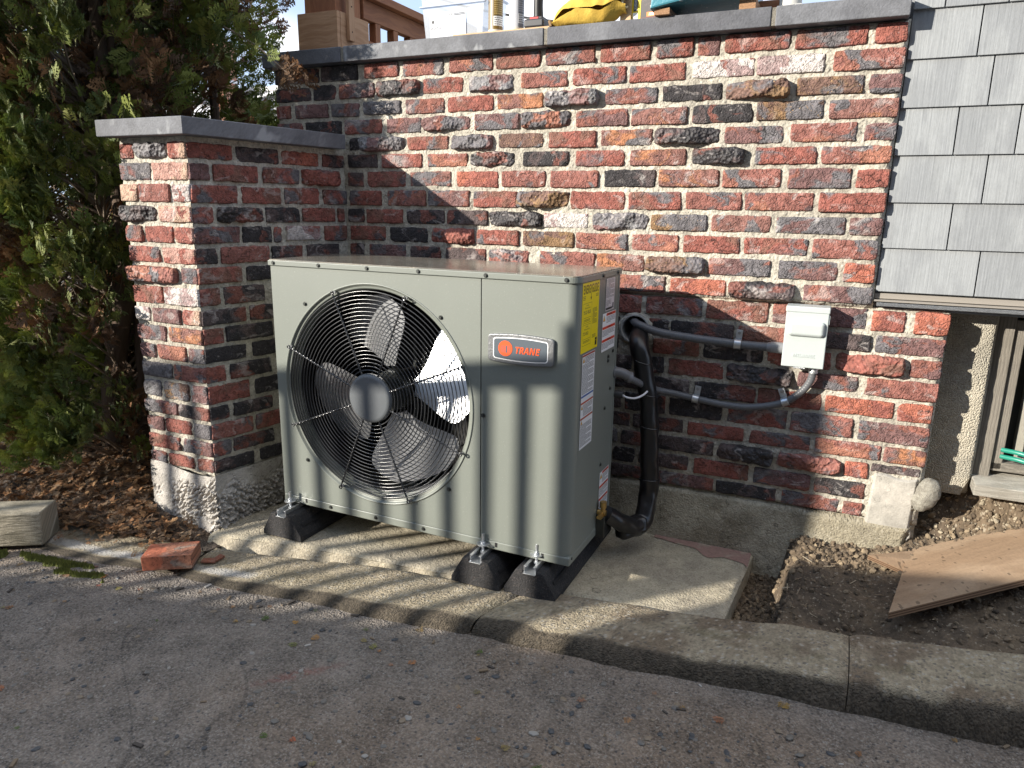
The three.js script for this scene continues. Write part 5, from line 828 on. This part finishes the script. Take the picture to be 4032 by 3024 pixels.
function mossBase(x, z) { const zf = zFront(x); return z > zf ? asphaltY(x) + 0.002 : z > zf - 0.04 ? lerp(kerbTop(x) - 0.012, asphaltY(x), clamp((z - zf + 0.04) / 0.04)) : kerbTop(x); }
// ---------------------------------------------------------------- on top of the wall
const TOP = 1.593;
const cedar = (seed, a, b) => std({ map: ctex(512, 512, 0.4, 0.4, (u, v) => { const w = 0.06 * pf(u, v, 4, 4, seed + 5, 2), g = pf(u + w * 0.2, v + w, 4, 46, seed, 4), s = pf(u, v, 3, 5, seed + 9, 3); return mul(mix(a, b, step(-0.35, 0.35, g * 0.8 + s * 0.5)), 1 + 0.12 * pf(u, v, 20, 160, seed + 3, 2)); }), bumpMap: gtex(256, 256, 0.3, 0.3, (u, v) => 0.5 + 0.5 * pf(u, v, 4, 60, seed, 3)), bumpScale: 0.0008, roughness: 0.72 });
const cedarPale = cedar(901, [0.42, 0.245, 0.135], [0.34, 0.185, 0.095]), cedarRed = cedar(911, [0.30, 0.125, 0.055], [0.23, 0.09, 0.04]);
const vertUV = (g) => { const p = g.attributes.position, uv = g.attributes.uv; for (let k = 0; k < p.count; k++) uv.setXY(k, p.getY(k), p.getX(k) + p.getZ(k)); return g; };
const horUV = (g) => { const p = g.attributes.position, uv = g.attributes.uv; for (let k = 0; k < p.count; k++) uv.setXY(k, p.getX(k) + p.getZ(k), p.getY(k)); return g; };
{
  structure('terrace', box(-0.33, 3.0, 1.2, 1.50, -6, -0.25, 0.005), footMat, 'raised terrace behind the wall');
  const post = thing('railing_post', 'new cedar post in a boxed cedar base on top of the wall', 'post', [-0.148, 1.50, -0.155]);
  mesh('base_front', horUV(box(-0.100, 0.100, 0.10, 0.2535, 0.085, 0.105, 0.0015)), cedarPale, post);
  mesh('base_side', horUV(box(0.081, 0.1015, 0.10, 0.2535, -0.11, 0.0845, 0.0015)), cedarPale, post);
  mesh('base_back', horUV(box(-0.100, 0.080, 0.10, 0.253, -0.11, -0.09, 0.0015)), cedarPale, post); mesh('base_left', horUV(box(-0.100, -0.08, 0.10, 0.253, -0.0895, 0.0845, 0.0015)), cedarPale, post);
  mesh('post_shaft', vertUV(box(-0.078, 0.078, 0.0, 0.95, -0.085, 0.083, 0.002)), cedarRed, post);
  const st = mesh('batten', vertUV(box(0.1020, 0.1180, 0.150, 0.36, 0.010, 0.048, 0.0015)), cedarPale, post);
  for (const y of [0.185, 0.28]) mesh('nail_hole', at(cyl(0.003, 0.003, 0.002, 10, 'x'), 0.1182, y, 0.03), darkGap, st);
  const rail = thing('deck_railing', 'cedar railing with square balusters running back from the post', 'railing', [-0.10, 1.50, -0.25]);
  mesh('top_rail', horUV(box(-0.03, 0.07, 0.345, 0.378, -3.2, -0.002, 0.003)), cedarRed, rail); mesh('sub_rail', horUV(box(0.0, 0.038, 0.268, 0.343, -3.2, -0.002, 0.002)), cedarRed, rail); mesh('bottom_rail', horUV(box(0.0, 0.038, 0.145, 0.186, -3.2, -0.002, 0.002)), cedarRed, rail);
  for (let k = 0; k < 22; k++) mesh('baluster', vertUV(box(0.001, 0.037, 0.187, 0.267, -0.128 - k * 0.14, -0.090 - k * 0.14, 0.0015)), cedarRed, rail);
  for (let k = 0; k < 1; k++) mesh('rail_leg', vertUV(box(-0.02, 0.06, 0.0, 0.144, -3.2, -3.12, 0.002)), cedarRed, rail);
}
{
  const pine = cedar(921, [0.62, 0.45, 0.27], [0.54, 0.37, 0.21]);
  solo('pine_board', horUV(box(0.52, 0.90, TOP + 0.0005, TOP + 0.011, -0.16, 0.020, 0.001)), pine, 'thin pine board lying on the coping under the tubes', 'board');
  const by = TOP + 0.012;
  // clear plastic tub
  const bin = thing('plastic_tub', 'clear plastic tub with a printed white label on the coping', 'tub', [0.505, TOP + 0.001, -0.10]);
  const clear = phy({ color: rgb(0.72, 0.77, 0.84), roughness: 0.3, transmission: 0.62, thickness: 0, ior: 1.45 });
  const wallBox = (w0, w1, h, d0, d1) => { const q = (x0, x1, y0, y1) => 0; const P = [[-1, 1], [1, 1], [1, -1], [-1, -1]], gs = []; for (let k = 0; k < 4; k++) { const a = P[k], b = P[(k + 1) % 4]; gs.push(grid(6, 6, (s, t) => { const w = lerp(w0, w1, t) / 2, d = lerp(d0, d1, t) / 2; return [lerp(a[0], b[0], s) * w, t * h, lerp(a[1], b[1], s) * d]; })); } gs.push(box(-w0 / 2, w0 / 2, 0, 0.003, -d0 / 2, d0 / 2, 0.001)); return merge(gs); };
  mesh('tub_body', wallBox(0.235, 0.262, 0.155, 0.17, 0.19), clear, bin);
  mesh('tub_rim', merge([box(-0.137, 0.137, 0.116, 0.122, 0.088, 0.100, 0.002), box(-0.139, 0.139, 0.150, 0.158, 0.092, 0.106, 0.003), box(0.128, 0.139, 0.150, 0.158, -0.1, 0.091, 0.003), box(-0.139, -0.128, 0.150, 0.158, -0.1, 0.091, 0.003)]), clear, bin);
  mesh('tub_contents', box(-0.10, 0.02, 0.003, 0.075, -0.07, 0.06, 0.004), std({ color: rgb(0.30, 0.31, 0.34), roughness: 0.7 }), bin);
  const lt = canvasTex(620, 400, (x, w, h) => { x.fillStyle = '#e9edf6'; x.fillRect(0, 0, w, h); x.strokeStyle = '#444'; x.lineWidth = 3; x.strokeRect(2, 2, w - 4, h - 4); x.fillStyle = '#1d1f26'; x.font = 'bold 58px sans-serif'; x.fillText('HUTTIG-GUARD', 14, 74); x.fillStyle = '#555a63'; x.fillRect(432, 36, 176, 40); x.fillStyle = '#b9bfca'; for (let k = 0; k < 7; k++) x.fillRect(444 + k * 22, 50, 15, 10); x.fillStyle = '#2a2c33'; x.beginPath(); x.arc(60, 148, 27, 0, 7); x.fill(); for (let k = 0; k < 4; k++) { x.beginPath(); x.arc(34 + k * 50, 244, 21, 0, 7); x.fill(); x.fillStyle = '#e9edf6'; x.beginPath(); x.arc(34 + k * 50, 244, 9, 0, 7); x.fill(); x.fillStyle = '#2a2c33'; } x.strokeStyle = '#2a2c33'; x.beginPath(); x.moveTo(14, 352); x.lineTo(36, 306); x.lineTo(58, 352); x.closePath(); x.stroke(); const R = rng(3); for (let k = 0; k < 19; k++) { let p = k < 5 ? 120 : k < 11 ? 230 : 80; const y = 112 + k * 15; x.fillStyle = '#555'; while (p < w - 30) { const l = 6 + R() * 20; x.fillRect(p, y, l, 5); p += l + 6; } } });
  mesh('tub_label', at(new THREE.PlaneGeometry(0.152, 0.088), -0.022, 0.054, 0.0912, 0.064), std({ map: lt, roughness: 0.5 }), bin);
  // sealant tubes
  const tubeTex = (gold) => canvasTex(512, 512, (x, w, h) => { x.fillStyle = gold ? '#8d8270' : '#c9cbd0'; x.fillRect(0, 0, w, h); x.fillStyle = gold ? '#7c6430' : '#8e9097'; x.fillRect(w * 0.30, 0, w * 0.4, h); x.fillStyle = '#22382c'; x.fillRect(w * 0.30, h * 0.45, w * 0.4, 12); x.fillStyle = '#e8e8e6'; x.fillRect(w * 0.30, h * 0.78, w * 0.4, h * 0.16); const R = rng(gold ? 4 : 5); for (let k = 0; k < 26; k++) { let p = w * 0.32; x.fillStyle = k > 20 ? '#333' : gold ? '#c9b27a' : '#d8d9dd'; while (p < w * 0.66) { const l = 6 + R() * 18; x.fillRect(p, 14 + k * 18, Math.min(l, w * 0.68 - p), 6); p += l + 5; } } if (!gold) { x.fillStyle = '#222'; for (let k = 0; k < 12; k++) x.fillRect(w * 0.60 + k * 4, h * 0.82, 2, h * 0.1); } });
  for (const [x, z, gold, label] of [[0.667, -0.035, true, 'tan sealant tube standing on the pine board'], [0.753, -0.030, false, 'grey sealant tube standing next to the black drill']]) {
    const t = thing('sealant_tube', label, 'tube', [x, by, z], gold ? -0.15 : 0.1, 'sealant tubes');
    const m = std({ map: tubeTex(gold), roughness: 0.4 }); m.map.wrapS = THREE.RepeatWrapping; m.map.offset.x = gold ? 0.25 : 0.22;
    mesh('cartridge', at(new THREE.CylinderGeometry(0.0265, 0.0265, 0.20, 40), 0, 0.112, 0), m, t); mesh('tube_base', at(cyl(0.0268, 0.0268, 0.012, 40), 0, 0.0061, 0), std({ color: rgb(0.6, 0.58, 0.52), roughness: 0.5 }), t); mesh('nozzle', at(cyl(0.009, 0.004, 0.08, 16), 0, 0.252, 0), std({ color: rgb(0.7, 0.7, 0.68), roughness: 0.5 }), t);
  }
  // cordless driver standing on its battery
  const d = thing('cordless_drill', 'black cordless drill standing on its red lettered battery', 'drill', [0.838, by, -0.03]);
  const dk = std({ color: rgb(0.016, 0.016, 0.018), roughness: 0.5 });
  mesh('battery', at(new RoundedBoxGeometry(0.074, 0.027, 0.095, 4, 0.006), 0, 0.014, 0), std({ color: rgb(0.035, 0.035, 0.04), roughness: 0.45 }), d);
  mesh('battery_top', merge([at(new RoundedBoxGeometry(0.060, 0.010, 0.08, 3, 0.003), 0, 0.031, 0)]), dk, d);
  mesh('red_marks', merge([box(-0.016, 0.016, 0.024, 0.034, 0.0385, 0.0412, 0.001)]), std({ color: rgb(0.5, 0.02, 0.02), roughness: 0.4 }), d);
  mesh('handle', tube([[0, 0.03, 0], [-0.001, 0.08, 0.002], [0.0, 0.14, 0.0]], (t) => 0.018 - 0.002 * Math.sin(t * 3), 16, 16), dk, d);
  mesh('drill_head', merge([at(new RoundedBoxGeometry(0.055, 0.055, 0.15, 4, 0.016), 0, 0.168, 0.02), at(cyl(0.018, 0.012, 0.06, 20, 'z'), 0, 0.170, 0.125)]), dk, d);
  // yellow work glove / cloth pouch
  const yl = std({ map: ctex(384, 384, 0.4, 0.4, (u, v) => { const s = pf(u, v, 5, 5, 931, 4), f = pf(u, v, 140, 140, 933, 2); let c = mul(mix([0.66, 0.44, 0.075], [0.54, 0.34, 0.05], step(-0.2, 0.4, s)), 1 + 0.1 * f); const st = Math.abs(Math.hypot(u - 0.5, (v - 0.4) * 1.2) - 0.17); if (st < 0.006 && pf(u, v, 30, 30, 936, 2) > -0.2) c = mul(c, 0.55); return c; }), bumpMap: gritBump, bumpScale: 0.001, roughness: 0.85 });
  const gl = grid(60, 20, (s, t) => { // a stuffed, folded cloth body
    const a = t * Math.PI * 2, x = lerp(-0.125, 0.135, s), env = Math.pow(Math.sin(Math.PI * clamp(0.06 + 0.9 * s)), 0.45), hh = lerp(0.030, 0.052, Math.sin(Math.PI * Math.pow(s, 0.8))) * env + 0.012 * step(0.6, 0.9, s), lift = 0.034 * step(0.70, 0.95, s) + 0.004;
    const wr = 0.006 * noise3(x * 40, a * 1.4, 3) + 0.008 * noise3(x * 16, a, 8); return [x, 0.002 + lift + hh * (1 + Math.sin(a)) * 0.98 + wr, 0.055 * env * Math.cos(a) + wr];
  });
  const glove = thing('yellow_glove', 'crumpled yellow leather work glove lying on the coping', 'glove', [1.025, TOP + 0.001, -0.02]); mesh('glove_body', gl, yl, glove);
  mesh('cuff_trim', at(new THREE.TorusGeometry(0.021, 0.004, 8, 24), 0.130, 0.075, 0, 0, Math.PI / 2 - 0.3, 0), std({ color: rgb(0.60, 0.50, 0.33), roughness: 0.9 }), glove); mesh('tie_end', at(new RoundedBoxGeometry(0.010, 0.022, 0.02, 2, 0.003), -0.128, 0.020, 0.02, 0, 0, 0.35), std({ color: rgb(0.25, 0.16, 0.08), roughness: 0.8 }), glove);
  // wood block and screw box
  solo('wood_block', horUV(box(1.135, 1.172, TOP + 0.0005, TOP + 0.09, -0.12, -0.03, 0.001)), pine, 'pale wood block standing behind the glove', 'wood block');
  const sb = thing('screw_box', 'yellow and black box of structural screws', 'box', [1.225, TOP + 0.0005, -0.075], -0.08);
  const face = canvasTex(512, 512, (x, w, h) => { x.fillStyle = '#3b3434'; x.fillRect(0, 0, w, h); x.fillStyle = '#5a4c48'; for (let k = 0; k < 40; k++) { x.save(); x.translate((k * 97) % w, (k * 61) % 300); x.rotate(k); x.fillRect(-30, -3, 60, 6); x.restore(); } x.fillStyle = '#f2f2f0'; x.font = 'bold 46px sans-serif'; x.fillText('SCREW', 230, 262); x.fillStyle = '#e8832a'; x.fillRect(150, 330, 260, 70); x.fillStyle = '#fff'; x.font = 'bold 60px sans-serif'; x.fillText('AXIS', 205, 386); x.fillStyle = '#5b2a24'; x.fillRect(0, 408, w, 104); x.fillStyle = '#f0c9b8'; x.font = 'bold 34px sans-serif'; x.fillText('STRUCTURAL', 190, 452); x.fillText('SCREWS', 230, 494); });
  const side = canvasTex(256, 512, (x, w, h) => { x.fillStyle = '#f2d21a'; x.fillRect(0, 0, w, h); x.fillStyle = '#151515'; x.fillRect(40, 0, 130, 300); x.fillStyle = '#f4f4f0'; x.fillRect(30, 320, 150, 150); for (let k = 0; k < 14; k++) { x.fillStyle = '#222'; x.fillRect(44 + k * 9, 400, 4, 50); x.fillStyle = '#ddd'; x.fillRect(60, 12 + k * 19, 80, 7); } });
  mesh('carton', box(-0.05, 0.053, 0, 0.105, -0.04, 0.04, 0.002), std({ color: rgb(0.30, 0.26, 0.25), roughness: 0.6 }), sb); mesh('front_print', new THREE.PlaneGeometry(0.070, 0.100).translate(0.017, 0.052, 0.0408), std({ map: face, roughness: 0.4 }), sb); mesh('edge_print', new THREE.PlaneGeometry(0.030, 0.100).translate(-0.034, 0.052, 0.0408), std({ map: side, roughness: 0.4 }), sb);
  // teal trestle seat board
  const teal = std({ map: ctex(256, 256, 0.3, 0.3, (u, v) => { const s = pf(u, v, 6, 20, 941, 4); let c = mul([0.065, 0.26, 0.33], 1 + 0.22 * s); if (pf(u, v, 40, 16, 943, 3) > 0.5) c = mix(c, [0.6, 0.66, 0.66], 0.6); return c; }), roughness: 0.4, bumpMap: gritBump, bumpScale: 0.0008 });
  const tb = thing('teal_stool', 'teal painted curved board overhanging the coping', 'board', [1.43, TOP, -0.02]);
  const arcp = []; for (let k = 0; k <= 16; k++) { const s = k / 16; arcp.push([lerp(-0.165, 0.145, s), 0.018 + 0.026 * Math.sin(s * Math.PI * 0.62)]); } for (let k = 16; k >= 0; k--) { const s = k / 16; arcp.push([lerp(-0.163, 0.145, s), 0.055 + 0.026 * Math.sin(s * Math.PI * 0.62)]); }
  mesh('painted_board', plate(arcp, -0.16, 0.100, 0.006), teal, tb); mesh('under_rail', box(-0.155, -0.105, 0.001, 0.021, -0.14, 0.085, 0.002), cedarPale, tb); mesh('under_rail', box(0.10, 0.15, 0.001, 0.036, -0.14, 0.045, 0.002), cedarPale, tb);
  solo('brown_board', horUV(box(1.575, 1.655, TOP + 0.0005, TOP + 0.05, -0.2, -0.08, 0.002)), cedarRed, 'short brown board end behind the teal board', 'board');
  solo('white_tub', merge([at(cyl(0.032, 0.034, 0.07, 28), 1.675, TOP + 0.036, -0.03), box(1.690, 1.712, TOP + 0.001, TOP + 0.012, -0.02, 0.005, 0.002)]), std({ color: rgb(0.62, 0.61, 0.57), roughness: 0.5 }), 'small white container at the end of the coping', 'container');
  // grass stalk
  solo('grass_stalk', merge([tube([[0.345, 1.50, -0.13], [0.342, 1.62, -0.11], [0.338, 1.69, -0.10]], (t) => 0.004 + 0.003 * Math.sin(t * 40) * (t > 0.4 ? 1 : 0), 40, 6)]), std({ color: rgb(0.42, 0.31, 0.16), roughness: 0.9 }), 'dry grass stalk beside the clear tub', 'grass stalk');
}
// ---------------------------------------------------------------- house in the distance and overhead cables
{
  const h = thing('neighbour_house', 'white house with a brick chimney and grey roof behind the hedge', 'house', [-13.5, -0.3, -14]);
  const white = std({ color: rgb(0.62, 0.64, 0.70), roughness: 0.8 }), roof = std({ map: concreteTex(960, [0.15, 0.155, 0.17], [0.12, 0.125, 0.14], 0.3, 1.5), roughness: 0.9 }), trim = std({ color: rgb(0.78, 0.78, 0.78), roughness: 0.6 });
  mesh('wall', box(-8, 7, 0, 4.28, -7, 0, 0.02), white, h);
  for (let k = 0; k < 20; k++) mesh('siding_board', box(-8, 7, 0.2 + k * 0.2, 0.39 + k * 0.2, 0.001, 0.018, 0.004), white, h);
  mesh('roof', plate([[-8.4, 4.37], [7.4, 4.37], [7.4, 4.41], [-8.4, 4.41]], 0, 4, 0.005).rotateX(0.42).translate(0, 0.1, 0) && (() => { const g = new THREE.BoxGeometry(15.8, 0.06, 4.2); g.rotateX(0.16); g.translate(0, 4.62, -1.75); return g; })(), roof, h);
  const gut = mesh('gutter', box(-8.4, 7.4, 4.28, 4.40, 0.22, 0.36, 0.02), trim, h); mesh('soffit', box(-8.4, 7.4, 4.24, 4.275, 0.02, 0.33, 0.005), std({ color: rgb(0.25, 0.25, 0.28), roughness: 0.8 }), h);
  const brk = std({ map: brickSheet(12, [0.42, 0.19, 0.12], [0.50, 0.27, 0.18], [0.36, 0.3, 0.26], { a0: 0.05, b0: 0.3, soft: 0.2, ef: 0.5 }), roughness: 0.9 });
  const ch = mesh('chimney', box(-0.75, -0.28, 0, 5.5, 0.40, 0.9, 0.01), brk, h); mesh('chimney_flashing', box(-0.77, -0.26, 4.48, 4.56, 0.38, 0.92, 0.01), trim, ch);
  const porch = mesh('porch_roof', (() => { const g = new THREE.BoxGeometry(2.4, 0.05, 1.2); g.rotateZ(-0.16); g.translate(-1.3, 3.30, 1.0); return g; })(), roof, h); mesh('porch_gutter', (() => { const g = new THREE.BoxGeometry(2.4, 0.08, 0.06); g.rotateZ(-0.13); g.translate(-1.3, 3.20, 1.62); return g; })(), std({ color: rgb(0.35, 0.4, 0.52), roughness: 0.6 }), porch);
  mesh('tin_downpipe', tube([[0.95, 4.25, 0.3], [0.0, 4.08, 0.35], [-1.6, 3.98, 0.4]], 0.045, 20, 8), trim, h);
}
{ // cables overhead
  const cable = std({ color: rgb(0.02, 0.02, 0.022), roughness: 0.7 }), pale = std({ color: rgb(0.22, 0.23, 0.26), roughness: 0.7 });
  const wire = (P, r, m, label) => solo('overhead_cable', tube(P, r, 24, 6, false), m, label, 'cable', 'overhead cables');
  wire([[-9.2, 6.35, -8], [-7.06, 5.55, -8.5], [-4.5, 4.3, -9], [2, 3.4, -10]], 0.018, cable, 'thick black overhead cable sloping down behind the cedar post');
  wire([[-9.4, 5.0, -8], [-7.2, 4.72, -8.6], [-5.3, 4.55, -9.2], [0, 4.3, -10]], 0.007, pale, 'thin grey overhead cable below the thick black one');
  wire([[-8.8, 4.35, -8.5], [-7.3, 4.75, -8.8], [-5.6, 5.25, -9.0], [-2, 6.2, -9.5]], 0.009, pale, 'thin grey overhead cable rising across the others');
}
// ---------------------------------------------------------------- the neighbour's porch across the drive: its railing and deck shade the drive and the foot of the unit
{
  const dirR = V(0.9765, 0, -0.2154), A = V(-2.87, 1.80, 3.65), yaw = Math.atan2(0.2154, 0.9765);
  const p = thing('neighbour_porch', 'raised wooden porch with a slatted railing across the drive', 'porch', [A.x, 0, A.z], yaw);
  const wood = std({ color: rgb(0.34, 0.33, 0.31), roughness: 0.8 }), deckY = 0.865, g0 = -0.3;
  // local x runs along the railing, local z points away from the drive
  mesh('deck', box(-4.0, 4.6, deckY - 0.14, deckY, 0.0, 2.6, 0.004), wood, p);
  for (let k = 0; k < 43; k++) mesh('skirt_board', box(-4.0 + k * 0.2, -3.803 + k * 0.2, g0, deckY - 0.141, 0.02, 0.045, 0.003), wood, p);
  mesh('top_rail', box(-4.0, 1.52, 1.755, 1.80, -0.03, 0.06, 0.004), wood, p);
  for (let k = 0; k < 31; k++) mesh('baluster', box(-3.9 + k * 0.178 - 0.014, -3.9 + k * 0.178 + 0.014, deckY + 0.001, 1.7545, -0.002, 0.032, 0.002), wood, p);
  for (const x of [-4.0, 1.48]) mesh('porch_post', box(x, x + 0.09, deckY, 1.9, -0.03, 0.06, 0.004), wood, p);
  mesh('planter', box(1.82, 4.4, deckY, 1.275, 0.0, 0.4, 0.005), wood, p);
}
// ---------------------------------------------------------------- the neighbour's house that stands beside that porch, closing the drive on its far side
{
  const h = thing('house_across_drive', 'brown two storey house across the drive behind the photographer', 'house', [4.6, -0.3, 4.7]);
  const clad = std({ color: rgb(0.13, 0.115, 0.10), roughness: 0.85 }), trim = std({ color: rgb(0.4, 0.39, 0.37), roughness: 0.7 }), glass = phy({ color: rgb(0.02, 0.025, 0.03), roughness: 0.05 });
  mesh('wall', box(-4.6, 8, 0, 5.6, 0, 6, 0.02), clad, h);
  for (let k = 0; k < 26; k++) mesh('clapboard', box(-4.6, 8, 0.1 + k * 0.21, 0.302 + k * 0.21, -0.022, -0.001, 0.004), clad, h);
  for (const [x, y] of [[-3.2, 1.0], [0.4, 1.0], [4.0, 1.0], [-3.2, 3.6], [0.4, 3.6], [4.0, 3.6]]) { const w = mesh('window', box(x, x + 1.3, y, y + 1.4, -0.06, -0.023, 0.01), trim, h); mesh('pane', box(x + 0.08, x + 1.22, y + 0.08, y + 1.32, -0.068, -0.0605, 0.002), glass, w); }
  mesh('roof', box(-5.0, 8.4, 5.62, 5.8, -0.5, 6.4, 0.02), std({ color: rgb(0.08, 0.08, 0.085), roughness: 0.9 }), h);
}
renderer.render(scene, camera);
